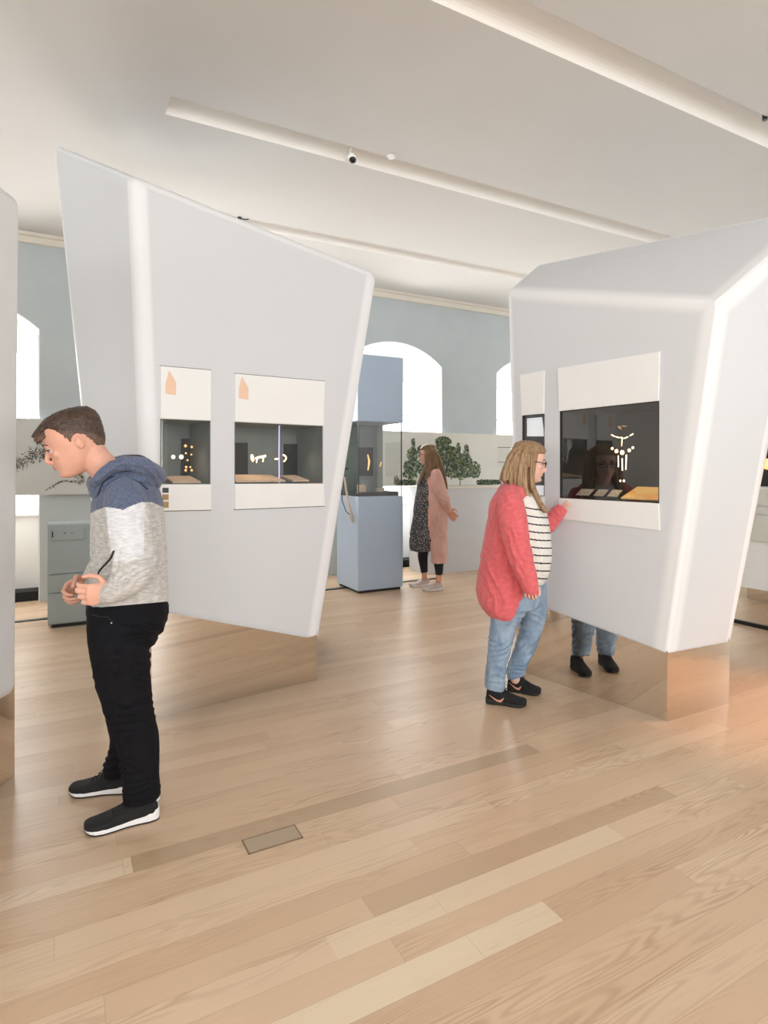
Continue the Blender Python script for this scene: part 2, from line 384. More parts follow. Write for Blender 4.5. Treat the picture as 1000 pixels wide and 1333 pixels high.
# far wall with arched niches running to the floor
WIN = [(-4.44, -2.84), (-1.81, -0.21), (0.81, 2.42), (3.44, 5.04), (6.07, 7.67)]
SPR, RISE, REV = 2.97, 0.31, 0.42
def arch_z(u, a, b):
    c = (a + b) / 2; h = (b - a) / 2; R = (h * h + RISE * RISE) / (2 * RISE)
    return SPR + RISE - R + math.sqrt(max(0, R * R - (u - c) ** 2))
def far_wall():
    sh = []; x = U0
    for a, b in WIN:
        if a > x: sh.append(box(x, a, WALL_N, WALL_N + 0.6, 0, CEIL))
        x = b; K = 16
        for k in range(K):
            u0 = a + (b - a) * k / K; u1 = a + (b - a) * (k + 1) / K; z0 = arch_z(u0, a, b); z1 = arch_z(u1, a, b)
            v = [(u0, WALL_N, z0), (u1, WALL_N, z1), (u1, WALL_N, CEIL), (u0, WALL_N, CEIL), (u0, WALL_N + 0.6, z0), (u1, WALL_N + 0.6, z1), (u1, WALL_N + 0.6, CEIL), (u0, WALL_N + 0.6, CEIL)]
            sh.append((v, [(0, 1, 2, 3), (4, 7, 6, 5), (0, 4, 5, 1), (3, 2, 6, 7)] + ([(0, 3, 7, 4)] if k == 0 else []) + ([(1, 5, 6, 2)] if k == K - 1 else [])))
    sh.append(box(x, U1, WALL_N, WALL_N + 0.6, 0, CEIL))
    struct('wall_far', sh, M['blue'])
    # white plastered reveals, parapet under the glass, window
    for i, (a, b) in enumerate(WIN):
        r = []; K = 16; t = 0.012
        r.append(box(a, a + t, WALL_N + 0.002, WALL_N + 0.6, 0, SPR)); r.append(box(b - t, b, WALL_N + 0.002, WALL_N + 0.6, 0, SPR))
        for k in range(K):
            u0 = a + (b - a) * k / K; u1 = a + (b - a) * (k + 1) / K; z0 = arch_z(u0, a, b) - 0.001; z1 = arch_z(u1, a, b) - 0.001
            r.append(([(u0, WALL_N + .002, z0), (u1, WALL_N + .002, z1), (u1, WALL_N + .6, z1), (u0, WALL_N + .6, z0), (u0, WALL_N + .002, z0 - t), (u1, WALL_N + .002, z1 - t), (u1, WALL_N + .6, z1 - t), (u0, WALL_N + .6, z0 - t)], [(0, 1, 2, 3), (4, 7, 6, 5), (0, 4, 5, 1), (3, 2, 6, 7), (0, 3, 7, 4), (1, 5, 6, 2)]))
        r.append(box(a + t, b - t, WALL_N + 0.36, WALL_N + 0.58, 0.0, 0.92))
        struct('trim_%d' % (i + 2), r, M['white'])
        w = bpy.data.objects.new('window_%d' % (i + 1), None); C.objects.link(w); w.location = ((a + b) / 2, WALL_N + REV, 0.92); w['kind'] = 'structure'; ROOT[w.name] = Vector(w.location)
        y0, y1 = WALL_N + REV, WALL_N + REV + 0.07; c = (a + b) / 2; fr = []; topz = SPR - 0.12
        fr += [box(a + t, a + 0.11, y0, y1, 0.92, topz), box(b - 0.11, b - t, y0, y1, 0.92, topz), box(c - 0.045, c + 0.045, y0 - .01, y1 - .005, 1.02, topz - .09)]
        fr += [box(a + .11, b - .11, y0, y1, 0.92, 1.02), box(a + .11, b - .11, y0 - .004, y1 - .004, topz - 0.09, topz - .001), box(a + .11, b - .11, y0, y1, 1.62, 1.66), box(a + .11, b - .11, y0, y1, 2.24, 2.28)]
        for k in range(K):
            u0 = a + t + (b - a - 2 * t) * k / K; u1 = a + t + (b - a - 2 * t) * (k + 1) / K
            fr.append(([(u0, y0, topz), (u1, y0, topz), (u1, y0, arch_z(u1, a, b) - t), (u0, y0, arch_z(u0, a, b) - t), (u0, y1, topz), (u1, y1, topz), (u1, y1, arch_z(u1, a, b) - t), (u0, y1, arch_z(u0, a, b) - t)], [(0, 1, 2, 3), (4, 7, 6, 5), (0, 4, 5, 1), (3, 2, 6, 7), (0, 3, 7, 4), (1, 5, 6, 2)]))
        shell_obj('window_frame', fr, M['white'], w)
        shell_obj('window_pane', [box(a + .1, b - .1, y0 + .03, y0 + .036, 1.0, topz - .08)], M['glass_green'], w)
        shell_obj('window_sill', [box(a + t, b - t, WALL_N + 0.30, y0 - 0.02, 0.92, 0.95)], M['white'], w)
        g = shell_obj('floor_heater', [box(a + .02, b - .02, WALL_N + 0.10, WALL_N + 0.355, 0.0, 0.10)] + [box(a + .04, b - .04, WALL_N + 0.10 - .008, WALL_N + .10, 0.02 + .02 * k, 0.028 + .02 * k) for k in range(4)], M['black'])
        lab = {1: 'black floor heater in the niche at the far left of the picture', 3: 'black floor heater in the niche behind the blue vitrine', 4: 'black floor heater in the niche behind the grey counter'}.get(i, 'black floor heater in a window niche')
        if i in (0, 2): drop(g)
        else: tag(g, lab, 'heater', 'floor heaters in the window niches')
far_wall()
struct('wall_left', [box(U0 - 0.2, U0, N0, 8.3, 0, CEIL)], M['white'])
struct('wall_right', [box(U1, U1 + 0.2, N0, 8.3, 0, CEIL)], M['blue'])
struct('wall_near', [box(U0, U1, N0 - 0.2, N0, 0, CEIL)], M['blue'])
def fill_lamp_frame(i, c, ax, hw):  # frames added around the unseen fill lamps; no opening behind them
    a = Vector(c); t_ = Vector(ax); nrm = Vector((-t_.y, t_.x, 0)); w = bpy.data.objects.new('window_%d' % i, None); C.objects.link(w); w.location = a; w['kind'] = 'structure'; ROOT[w.name] = a; fr = []  # numbered on from the windows, but only an added frame around a fill lamp
    def bar(p, q, z0, z1): fr.append(slab([a + t_ * p + UPV * z0 - nrm * .03, a + t_ * q + UPV * z0 - nrm * .03, a + t_ * q + UPV * z1 - nrm * .03, a + t_ * p + UPV * z1 - nrm * .03], nrm * .06))
    bar(-hw - .1, -hw, -1.35, 1.35); bar(hw, hw + .1, -1.35, 1.35); bar(-hw, hw, -1.35, -1.25); bar(-hw, hw, 1.25, 1.35); bar(-.03, .03, -1.25, 1.25)
    shell_obj('window_frame', fr, M['white'], w)
UPV = Vector((0, 0, 1))
for i, u in enumerate((-3.2, -0.9, 1.4, 3.3)): fill_lamp_frame(6 + i, (u, -4.31, 2.2), (1, 0, 0), .86)
for i, n in enumerate((-2.0, 1.0, 4.2)): fill_lamp_frame(10 + i, (-4.76, n, 2.2), (0, 1, 0), .86)
fill_lamp_frame(13, (8.86, 0.0, 2.2), (0, 1, 0), 1.12); fill_lamp_frame(14, (8.86, 5.6, 2.2), (0, 1, 0), .92)
struct('trim_7', [box(U0, 4.35, 6.60, 6.66, 0.0, 0.008)], M['steel'])

# ------------------------------------------------------------------ faceted white pavilions
UP = Vector((0, 0, 1))
def hull_body(name, pts, parent, width, cutters, lines=()):
    bm = bmesh.new()
    for p in pts: bm.verts.new(Vector(p) - origin(parent))
    r = bmesh.ops.convex_hull(bm, input=bm.verts)
    junk = [g for g in r['geom_interior'] if isinstance(g, bmesh.types.BMVert)]
    if junk: bmesh.ops.delete(bm, geom=junk, context='VERTS')
    bmesh.ops.dissolve_limit(bm, angle_limit=math.radians(2.0), verts=bm.verts, edges=bm.edges)
    bmesh.ops.recalc_face_normals(bm, faces=bm.faces)
    me = bpy.data.meshes.new(name); bm.to_mesh(me); bm.free()
    o = temp(me); bevel(o, width, 6, 12); cut = []
    for c in cutters:
        k = temp(mesh_from([c], origin(parent))); cut.append(k)
        b = o.modifiers.new('cut', 'BOOLEAN'); b.operation = 'DIFFERENCE'; b.solver = 'EXACT'; b.object = k
    m2 = baked(o); drop(o)
    for k in cut: drop(k)
    o_ = origin(parent); return link_mesh(name, m2, edge_glow_membrane('membrane_' + parent.name.replace('.', '_'), [(Vector(a) - o_, Vector(b) - o_, w0, w1) for a, b, w0, w1 in lines]) if lines else M['fabric'], parent)
def inset_poly(poly, d):
    c = sum((Vector(p) for p in poly), Vector()) / len(poly)
    return [Vector(p) + (c - Vector(p)).normalized() * d for p in poly]
def mirror_base(poly, top, parent):
    v = [Vector((p[0], p[1], 0.0)) for p in poly]; s = slab(v, Vector((0, 0, top)))
    return shell_obj('mirror_base', [s], M['mirror'], parent)

class Face:
    """a vertical face of a pavilion, given by two points of its floor line in the picture"""
    def __init__(s, a, b):
        s.p = px_floor(*a); q = px_floor(*b); t = (q - s.p).normalized(); s.n = t.cross(UP).normalized()
        if s.n.dot(Vector((0, 0, EYE)) - s.p) < 0: s.n = -s.n
        s.t = UP.cross(s.n).normalized()
    def at(s, x, y, inset=0.0): return px_plane(x, y, s.p - s.n * inset, s.n)
def rect(face, x0, x1, yt0, yt1, yb0, yb1, ins=0.0):
    return [face.at(x0, yt0, ins), face.at(x1, yt1, ins), face.at(x1, yb1, ins), face.at(x0, yb0, ins)]
def case_cutter(face, wq, depth):
    return slab([p + face.n * 0.08 for p in wq], -face.n * (depth + 0.08))
def grow(q, d):
    c = sum(q, Vector()) / 4; r = []
    for p in q:
        e = p - c; h = Vector((e.x, e.y, 0)); r.append(c + h * (1 + d / h.length) + UP * (e.z + math.copysign(d, e.z)))
    return r
def case_parts(face, parent, unit, wq, depth, lining, lab, leaf=None, rim=None, swatches=None):
    n = face.n
    g = grow(wq, -0.001); back = [p - n * (depth - 0.003) for p in g]; fr = [p - n * 0.0 for p in g]
    shells = []
    for i in range(4):
        j = (i + 1) % 4; c = sum(g, Vector()) / 4
        inward = (c - (g[i] + g[j]) / 2).normalized() * 0.004
        shells.append(slab([fr[i], fr[j], back[j], back[i]], inward))
    shells.append(slab(back, n * 0.004))
    o = shell_obj('case_lining', shells, lining, parent); o['label'] = lab
    shell_obj('glass_pane', [slab([p - n * 0.012 for p in grow(wq, -0.004)], -n * 0.006)], M['glass'], parent)
    e = 0.0
    up = [unit[0], unit[1], wq[1], wq[0]]; lo = [wq[3], wq[2], unit[2], unit[3]]
    th = n * 0.010
    if rim:
        gu = [p + n * 0.001 for p in grow(unit, 0.0045)]; uu = [p + n * .001 for p in unit]
        for i, j in ((0, 1), (2, 3)): shell_obj('seam_line', [slab([gu[i], gu[j], uu[j], uu[i]], n * 0.003)], rim, parent)
    u = shell_obj('upper_panel', [slab([p + n * 0.0005 for p in up], th)], M['panel_white'], parent); bevel(u, 0.002, 2)
    l = shell_obj('lower_panel', [slab([p + n * 0.0005 for p in lo], th)], M['panel_white'], parent); bevel(l, 0.002, 2)
    if leaf:
        q = [face.at(x, y, -0.0108) for x, y in leaf]; k = shell_obj('shard_print', [slab(q, n * 0.0006)], M['peach'], u); k['label'] = 'pale peach shard shape printed on white panel'
    for (x0, y0, x1, y1, m_) in swatches or ():
        q = [face.at(x0, y0, -.0108), face.at(x1, y0, -.0108), face.at(x1, y1, -.0108), face.at(x0, y1, -.0108)]
        shell_obj('picture_swatch', [slab(q, n * 0.001)], m_, l)

# --- the pavilion in the middle, behind the man
FL = Face((414, 885), (207, 935))
t = thing('display_pavilion', 'white faceted pavilion with two lit display windows, standing behind the man in the hooded top', 'exhibition pavilion', px_floor(305, 911), 'faceted white pavilions')
pav1 = t
FTL, FBL, FBR, FTR = FL.at(174, 230), FL.at(197, 801), FL.at(413, 838), FL.at(490, 357)
LT = px(68, 187, 4.0); nl = (FTL - LT).cross(FBL - LT).normalized(); LB = px_plane(131, 795, LT, nl)
unit1 = rect(FL, 208.5, 274.5, 476.6, 482.2, 665, 663.5); win1 = rect(FL, 208.5, 274.2, 545, 547.8, 630.5, 630.5)
unit2 = rect(FL, 305.2, 422.4, 486.5, 496.6, 663, 658.5); win2 = rect(FL, 305.2, 420.5, 549, 554.5, 630, 629.5)
D1 = 0.38
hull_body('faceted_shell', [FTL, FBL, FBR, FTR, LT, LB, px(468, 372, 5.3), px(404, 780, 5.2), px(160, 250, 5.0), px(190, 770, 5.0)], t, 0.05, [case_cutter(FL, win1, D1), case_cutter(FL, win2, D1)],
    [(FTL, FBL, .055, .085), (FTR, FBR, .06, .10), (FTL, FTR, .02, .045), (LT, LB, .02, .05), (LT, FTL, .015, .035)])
mirror_base(inset_poly([FL.at(197, 801, .003), FL.at(413, 838, .003), px(404, 780, 5.2), px(190, 770, 5.0), LB], 0.003), 0.60, t)
case_parts(FL, t, unit1, win1, D1, M['case_grey'], 'dim grey interior of the narrow window', [(220.5, 482), (229.5, 498), (229, 514.5), (215.5, 512.5), (215.5, 499)], M['line'],
           [(211.5, 635, 219.5, 641.5, M['steel']), (211.5, 643.5, 219.5, 651, M['tan']), (211.5, 653, 219.5, 661, M['tan'])])
case_parts(FL, t, unit2, win2, D1, M['case_grey'], 'dim grey interior of the wide window', [(315, 490), (323.5, 505), (323.5, 520.5), (311, 518.5), (311, 505)], M['line'])

# --- the pavilion at the right
FR = Face((870, 940), (700, 881.5))
t = thing('display_pavilion', 'large white pavilion with sloped top and black window, beside the woman in coral', 'exhibition pavilion', px_floor(800, 916), 'faceted white pavilions')
pav2 = t
A_, B_, C_, D_ = FR.at(671, 779), FR.at(869, 853), FR.at(937, 393), FR.at(661, 378)
R1 = px(950, 838, 3.696); nr = (R1 - B_).cross(C_ - B_).normalized(); H_ = px_plane(1049, 296, C_, nr)
unit3 = rect(FR, 678.0, 709.8, 488.6, 482.6, 664, 668); win3 = rect(FR, 680.0, 709.0, 541.0, 538.5, 645.0, 646.3)
unit4 = rect(FR, 727.3, 859.9, 479.5, 457.7, 675.0, 690.5); win4 = rect(FR, 728.9, 858.4, 535.4, 521.9, 648.2, 655.3)
D2 = 0.42
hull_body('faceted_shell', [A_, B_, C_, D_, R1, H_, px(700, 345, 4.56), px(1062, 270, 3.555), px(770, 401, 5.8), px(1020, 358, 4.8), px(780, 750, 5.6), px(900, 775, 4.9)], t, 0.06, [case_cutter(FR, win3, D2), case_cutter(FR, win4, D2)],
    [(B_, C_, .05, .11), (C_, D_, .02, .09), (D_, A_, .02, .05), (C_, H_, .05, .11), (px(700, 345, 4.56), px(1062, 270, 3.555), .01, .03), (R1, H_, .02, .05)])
mirror_base(inset_poly([FR.at(671, 779, .003), FR.at(869, 853, .003), R1, px(900, 775, 4.9), px(780, 750, 5.6)], 0.003), 0.545, t)
case_parts(FR, t, unit3, win3, D2, M['case_dark'], 'black interior of the narrow window')
case_parts(FR, t, unit4, win4, D2, M['case_dark'], 'black interior of the wide window')

# --- the pavilion cut by the left edge of the picture
t = thing('display_pavilion', 'white pavilion above a bronze mirrored base, cut off by the left edge of the picture', 'exhibition pavilion', W(-2.5, 2.0, 0), 'faceted white pavilions')
pav3 = t
hull_body('faceted_shell', [W(-1.735, 2.84, .38), W(-1.70, 1.25, .45), W(-3.3, 1.25, .45), W(-3.3, 2.7, .38), W(-1.715, 2.84, 2.73), W(-1.60, 1.2, 2.66), W(-3.4, 1.2, 2.66), W(-3.4, 2.7, 2.73)], t, 0.05, [])
mirror_base([W(-1.745, 2.83, 0), W(-1.73, 1.30, 0), W(-3.28, 1.30, 0), W(-3.28, 2.72, 0)], 0.5, t)
shell_obj('graphic_panel', [slab([W(-1.738, 2.66, .98), W(-1.722, 1.5, .98), W(-1.702, 1.5, 2.0), W(-1.716, 2.66, 2.0)], W(1, 0.02, 0) * 0.012 - W(0, 0, 0))], M['panel_white'], t)

# ------------------------------------------------------------------ what shows in the cases
def in_case(face, x, y, d): return face.at(x, y, d)
def lamp_light(name, loc, power, col, size=0.04, target=None, spot=None):
    l = bpy.data.lights.new(name, 'SPOT' if spot else 'POINT'); l.energy = power; l.color = col; l.shadow_soft_size = size
    if spot: l.spot_size = math.radians(spot); l.spot_blend = 0.8
    o = bpy.data.objects.new(name, l); C.objects.link(o); o.location = loc
    if target is not None: o.rotation_euler = (Vector(target) - Vector(loc)).to_track_quat('-Z', 'Y').to_euler()
    return o
# hanging ivory tubes and beads, right pavilion; spotlit brightness put in as emission
dz = 0.24
zp = lambda x, y: in_case(FR, 720 + .15 * x, 510 + .15 * y, dz)
t = thing('light_sculpture', 'hanging figure of glowing ivory beads and tubes in the wide black window', 'light sculpture', zp(600, 450))
sc_px = (zp(600, 450) - W(0, 0, EYE)).dot(W(0, 1, 0)) / F
for (a, b, c_, d_, r) in ((510, 374, 534, 387, 5), (548, 390, 572, 398, 5), (590, 396, 606, 404, 6), (622, 404, 648, 392, 5), (670, 380, 694, 366, 5), (599, 412, 597, 468, 4), (567, 556, 568, 650, 4.5), (600, 582, 602, 680, 5), (637, 550, 633, 672, 5)):
    shell_obj('glowing_tube', [tube([zp(a, b), zp((a + c_) / 2, (b + d_) / 2), zp(c_, d_)], r * .15 * sc_px, 8)], M['glow'], t, True)
for (a, b, r) in ((515, 492, 11), (551, 515, 15), (601, 527, 18), (662, 508, 13), (693, 485, 10), (585, 773, 8), (616, 773, 9)):
    k = r * .15 * sc_px; shell_obj('glowing_bead', [ellipsoid(zp(a, b), (FR.t * k, FR.n * k, UP * k * 1.15), 12, 8)], M['glow'], t, True)
for (a, b, c_, d_) in ((565, 300, 575, 318), (580, 298, 590, 326), (600, 296, 616, 300), (620, 300, 636, 296)):
    shell_obj('glowing_wire', [tube([zp(a, b), zp((a + c_) / 2 + 2, (b + d_) / 2), zp(c_, d_)], 2 * .15 * sc_px, 6)], M['glow_dim'], t, True)
shell_obj('hanging_wire', [tube([zp(600, 520), zp(600, 300), zp(600, 120)], 0.0012, 6)], M['steel'], t)
# black stand panel in the wide window behind the hanging figure
t = shell_obj('backing_board', [slab([in_case(FR, 800, 567, .38), in_case(FR, 872, 566, .38), in_case(FR, 872, 622, .38), in_case(FR, 800, 622, .38)], -FR.n * 0.015)], M['case_black'])
tag(t, 'black backing board behind the glowing figure, wide window of the right pavilion', 'board')
# cards on little slopes
def card_case(face, x0, x1, yb, d, label, mats):
    a = in_case(face, x0, yb, d); b = in_case(face, x1, yb, d); z = win4[3].z + 0.006
    a.z = b.z = z; up = (UP * 0.55 - face.n * 0.9).normalized() * 0.095
    t = thing('framed_specimen', label, 'framed specimen', (a + b) / 2, 'framed specimens on the sill of the black window')
    nrm = (b - a).cross(up).normalized()
    if nrm.z < 0: nrm = -nrm
    shell_obj('frame', [slab([a, b, b + up, a + up], nrm * 0.010)], M['case_black'], t)
    q = [a * .92 + b * .08, a * .08 + b * .92]; s = up * 0.12
    shell_obj('paper_card', [slab([q[0] + s + nrm * .0105, q[1] + s + nrm * .0105, q[1] + up * .88 + nrm * .0105, q[0] + up * .88 + nrm * .0105], nrm * 0.002)], mats, t)
    for k in range(3):
        p = q[0].lerp(q[1], .2 + .3 * k) + up * (.35 + .15 * (k % 2)) + nrm * .0125
        shell_obj('specimen', [ellipsoid(p, ((b - a).normalized() * .008, up.normalized() * .012, nrm * .004), 8, 6)], M['tan'], t)
card_case(FR, 748, 768, 647, .06, 'first framed specimen card on the black window sill, nearest the hand', M['card'])
card_case(FR, 771, 786, 648, .06, 'middle framed specimen card on the black window sill', M['card'])
card_case(FR, 789, 804, 649, .06, 'last framed specimen card on the sill, beside the amber tray', M['card'])
a = in_case(FR, 808, 650, .03); b = in_case(FR, 857, 652, .03); a.z = b.z = win4[3].z + .008; up = (UP * 0.30 - FR.n * .9).normalized() * 0.20
t = shell_obj('amber_tray', [slab([a, b, b + up, a + up], UP * 0.012)], M['amber']); bevel(t, .003, 2)
tag(t, 'glowing amber tray in the corner of the wide black window', 'tray')
lamp_light('case_spotlight', in_case(FR, 835, 560, .2), 5.0, (1, .72, .40), .02, in_case(FR, 838, 652, .1), 75)
lamp_light('case_spotlight', in_case(FR, 772, 560, .10), 0.9, (1, .88, .75), .02, in_case(FR, 775, 650, .08), 60)
# white glass reflection in the narrow black window, built as glowing panels
t = shell_obj('light_screen', [slab([in_case(FR, 683, 545, .045), in_case(FR, 705, 543, .045), in_case(FR, 708, 568, .045), in_case(FR, 683, 568, .045)], -FR.n * .01)], mat('pale_screen', (222, 226, 230), .5, emit=.5)); tag(t, 'small pale screen at the top of the narrow black window', 'screen')
t = shell_obj('light_screen', [slab([in_case(FR, 690, 632, .045), in_case(FR, 708, 632, .045), in_case(FR, 708, 648, .045), in_case(FR, 690, 648, .045)], -FR.n * .01)], bpy.data.materials['pale_screen']); tag(t, 'small pale screen low in the narrow black window, by the loose hair', 'screen')
# left pavilion, both windows; glass reflections built as black boards and glowing glints
zl = lambda x, y, d=.22: in_case(FL, 180 + .3 * x, 440 + .3 * y, d)
def board(x0, y0, x1, y1, label, m=None, d=.36):
    o = shell_obj('display_board', [slab([zl(x0, y0, d), zl(x1, y0, d), zl(x1, y1, d), zl(x0, y1, d)], -FL.n * .012)], m or M['case_black']); return tag(o, label, 'display board')
board(188, 437, 306, 628, 'black display board in the narrow window behind the man')
board(424, 455, 476, 592, 'narrow black board at the left of the wide window')
board(634, 460, 738, 600, 'square black board right of the violet light line')
scl = 0.3 * (zl(500, 500) - Vector((0, 0, EYE))).dot(W(0, 1, 0)) / F
t = thing('light_sculpture', 'hanging cluster of small glowing beads in the narrow window behind the man', 'light sculpture', zl(215, 520))
for (a, b, r) in ((205, 468, 6), (232, 473, 5), (207, 500, 4), (152, 516, 8), (187, 516, 9), (230, 506, 4), (214, 530, 4), (208, 560, 5), (226, 560, 4), (206, 574, 5), (232, 574, 5)):
    k = r * scl; shell_obj('glowing_bead', [ellipsoid(zl(a, b), (FL.t * k, FL.n * k, UP * k), 10, 7)], M['glow'] if r > 7 else M['glow_dim'], t, True)
shell_obj('hanging_wire', [tube([zl(214, 575), zl(216, 470), zl(216, 360)], .001, 6)], M['steel'], t)
t = thing('light_sculpture', 'small glowing animal figure and tubes hanging left of the violet line, wide window', 'light sculpture', zl(520, 520))
for pts, r in ((((492, 508), (490, 522), (497, 534)), 3.5), (((497, 510), (500, 520), (502, 530)), 2.5), (((512, 522), (530, 516), (548, 514)), 5), (((516, 522), (514, 532), (514, 540)), 2.5), (((540, 518), (543, 528), (541, 536)), 2.5), (((546, 514), (551, 508), (553, 512)), 2.5), (((595, 525), (600, 526), (605, 524)), 3.5)):
    shell_obj('glowing_tube', [tube([zl(*q) for q in pts], r * scl, 8)], M['glow'], t, True)
t = thing('light_sculpture', 'small curved glowing hook hanging right of the violet line', 'light sculpture', zl(636, 520))
shell_obj('glowing_tube', [tube([zl(*q) for q in ((630, 507), (641, 514), (641, 526), (633, 535))], 3.5 * scl, 8)], M['glow'], t, True)
t = shell_obj('light_tube', [tube([zl(612, 374, .1), zl(611, 500, .1), zl(612, 632, .1)], 2.6 * scl, 8)], M['violet']); tag(t, 'thin upright violet light line dividing the wide window', 'light tube')
def shelf(x0, x1, y, dd, label, group=None):
    zf = win2[3].z + 0.007; a = zl(x0, y, .03); b = zl(x1, y, .03); a.z = b.z = zf; up = (UP * .16 - FL.n).normalized() * dd
    o = shell_obj('specimen_tray', [slab([a, b, b + up, a + up], UP * .012)], M['wood']); bevel(o, .002, 2); return tag(o, label, 'tray', group)
shelf(150, 272, 632, .20, 'slanted wooden tray on the sill of the narrow window behind the man')
shelf(424, 640, 632, .24, 'long warm lit tray on the sill, left half of the wide window')
shelf(672, 742, 632, .20, 'short pale tray on the sill below the square black board')
lamp_light('case_spotlight', zl(500, 400, .15), 3.2, (1, .78, .55), .02, zl(490, 625, .12), 80)
lamp_light('case_spotlight', zl(690, 400, .15), 1.6, (1, .85, .7), .02, zl(700, 625, .12), 80)
lamp_light('case_spotlight', zl(200, 380, .12), 1.5, (1, .85, .7), .02, zl(210, 625, .12), 80)

# ------------------------------------------------------------------ blue vitrine
u0, u1, n0, n1 = 3.013, 3.618, 6.237, 6.84
t = thing('glass_vitrine', 'tall pale blue vitrine with a glass middle, standing in the gap between the two pavilions', 'vitrine', ((u0 + u1) / 2, (n0 + n1) / 2, 0))
zb, zt, zh = 1.125, 2.0, 2.78
o = shell_obj('plinth', [box(u0, u1, n0, n1, 0.03, zb)], M['vitrine_blue'], t); bevel(o, .012, 3)
shell_obj('recessed_foot', [box(u0 + .025, u1 - .025, n0 + .025, n1 - .025, 0, .03)], M['steel'], t)
o = shell_obj('hood', [box(u0, u1, n0, n1, zt, zh)], M['vitrine_blue'], t); bevel(o, .006, 2)
e = .012
shell_obj('glass_pane', [box(u0 + e, u1 - e, n0 + e, n0 + e + .006, zb, zt)], M['glass'], t)
shell_obj('glass_pane', [box(u0 + e, u0 + e + .006, n0 + .02, n1 - .02, zb, zt)], M['glass_clear'], t)
shell_obj('glass_pane', [box(u1 - e - .006, u1 - e, n0 + .02, n1 - .02, zb, zt)], M['glass_clear'], t)
shell_obj('back_panel', [box(u0 + e, u1 - e, n1 - .04, n1 - .02, zb, zt)], M['case_grey'], t)
for (a, b) in ((u1 - .022, n0 + .010), (u0 + .010, n0 + .010), ): shell_obj('corner_seal', [box(a, a + .010, b, b + .010, zb, zt)], M['steel'], t)
shell_obj('rear_post', [box(u1 - .10, u1 - .02, n1 - .12, n1 - .04, zb, zt)], M['case_grey'], t)
shell_obj('inner_tray', [box(u0 + .04, u1 - .04, n0 + .04, n1 - .13, zb, zb + .03), box(u0 + .04, u1 - .04, n0 + .04, n0 + .055, zb, zb + .05), box(u1 - .055, u1 - .04, n0 + .04, n1 - .13, zb, zb + .05)], M['steel'], t)
vp = lambda x, y: px_plane(400 + .3 * x, 400 + .3 * y, Vector((0, n1 - .06, 0)), Vector((0, 1, 0)))
p = thing('framed_artefact', 'black framed panel with a golden upright streak inside the blue vitrine', 'framed artefact', vp(257, 730))  # reflection in the glass built as a framed panel with a glowing streak
q = [vp(228, 608), vp(286, 608), vp(286, 732), vp(228, 732)]
shell_obj('frame', [slab(q, Vector((0, .018, 0)))], M['case_black'], p)
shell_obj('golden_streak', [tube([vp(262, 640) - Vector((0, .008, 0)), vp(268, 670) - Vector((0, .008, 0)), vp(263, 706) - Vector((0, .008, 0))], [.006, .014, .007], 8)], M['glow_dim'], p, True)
o = shell_obj('amber_shard', [tube([vp(297, 690) + Vector((0, -.12, 0)), vp(302, 672) + Vector((0, -.12, 0))], .006, 6)], M['glow_dim']); tag(o, 'tiny amber shard hanging beside the framed panel in the blue vitrine', 'shard')  # the shard stands in for a gold glint
for k, (a, b, h) in enumerate(((3.12, 6.42, .10), (3.22, 6.55, .16), (3.36, 6.40, .06))):
    o = shell_obj('specimen_block', [box(a, a + .09, b, b + .07, zb + .031, zb + .031 + h)], [M['wood'], M['case_grey'], M['card']][k]); bevel(o, .004, 2)
    tag(o, ['wooden specimen block in the tray of the blue vitrine, front left', 'taller grey specimen block in the tray of the blue vitrine', 'low pale specimen block in the tray of the blue vitrine, by the glass corner'][k], 'specimen', 'specimen blocks in the blue vitrine')
# listening stick and cable on the vitrine's left side
ls = thing('listening_stick', 'wooden listening stick hanging by a cable from the left side of the blue vitrine', 'listening stick', px(452, 650, 6.75))
sp_ = lambda x, y: px_plane(400 + .3 * x, 400 + .3 * y, Vector((2.968, 0, 0)), Vector((1, 0, 0)))
shell_obj('stick', [tube([sp_(162, 740), sp_(175, 830), sp_(192, 905)], [.011, .013, .017], 10)], M['wood'], ls, True)
shell_obj('cable', [tube([sp_(160, 700), sp_(148, 780), sp_(152, 840), sp_(168, 885), sp_(190, 905)], .006, 8)], M['steel'], ls, True)
shell_obj('wall_hook', [tube([sp_(160, 702), sp_(160, 700) + Vector((.05, 0, 0))], .008, 8)], M['steel'], ls, True)
shell_obj('stick_tip', [tube([sp_(190, 898), sp_(197, 928)], .020, 10)], M['card'], ls, True)

# ------------------------------------------------------------------ counter, printed band, cabinet
cn = 6.93
t = thing('display_counter', 'long waist-high grey counter with a cream ledge, behind the woman in the long pink coat', 'counter', (5.6, 7.15, 0))
shell_obj('carcass', [box(4.40, 8.3, cn, 7.41, 0.0, 1.17)], M['counter'], t)
shell_obj('ledge', [box(4.38, 8.3, cn - .015, 7.425, 1.17, 1.197)], M['ledge'], t)
BN = 7.43
t = thing('printed_band', 'long cream mural band with printed trees, mounted across the far wall', 'mural panel', (5.4, BN + .04, 1.18))
pb = shell_obj('printed_board', [box(2.45, 8.3, BN, BN + .055, 1.20, 1.985)], M['band'], t)
bandp = Vector((0, BN - .0015, 0)); NB = Vector((0, 1, 0))
bp_ = lambda x, y: px_plane(x, y, bandp, NB)
random.seed(4)
G = [mat('print_green_%s' % s, c, .7, var=.15, vscale=90) for s, c in (('deep', (32, 40, 34)), ('mid', (72, 88, 60)), ('olive', (112, 122, 72)), ('blue', (70, 92, 82)), ('pale', (164, 170, 136)))]
M['bark'] = mat('print_bark', (112, 96, 80), .7, var=.2, vscale=40)
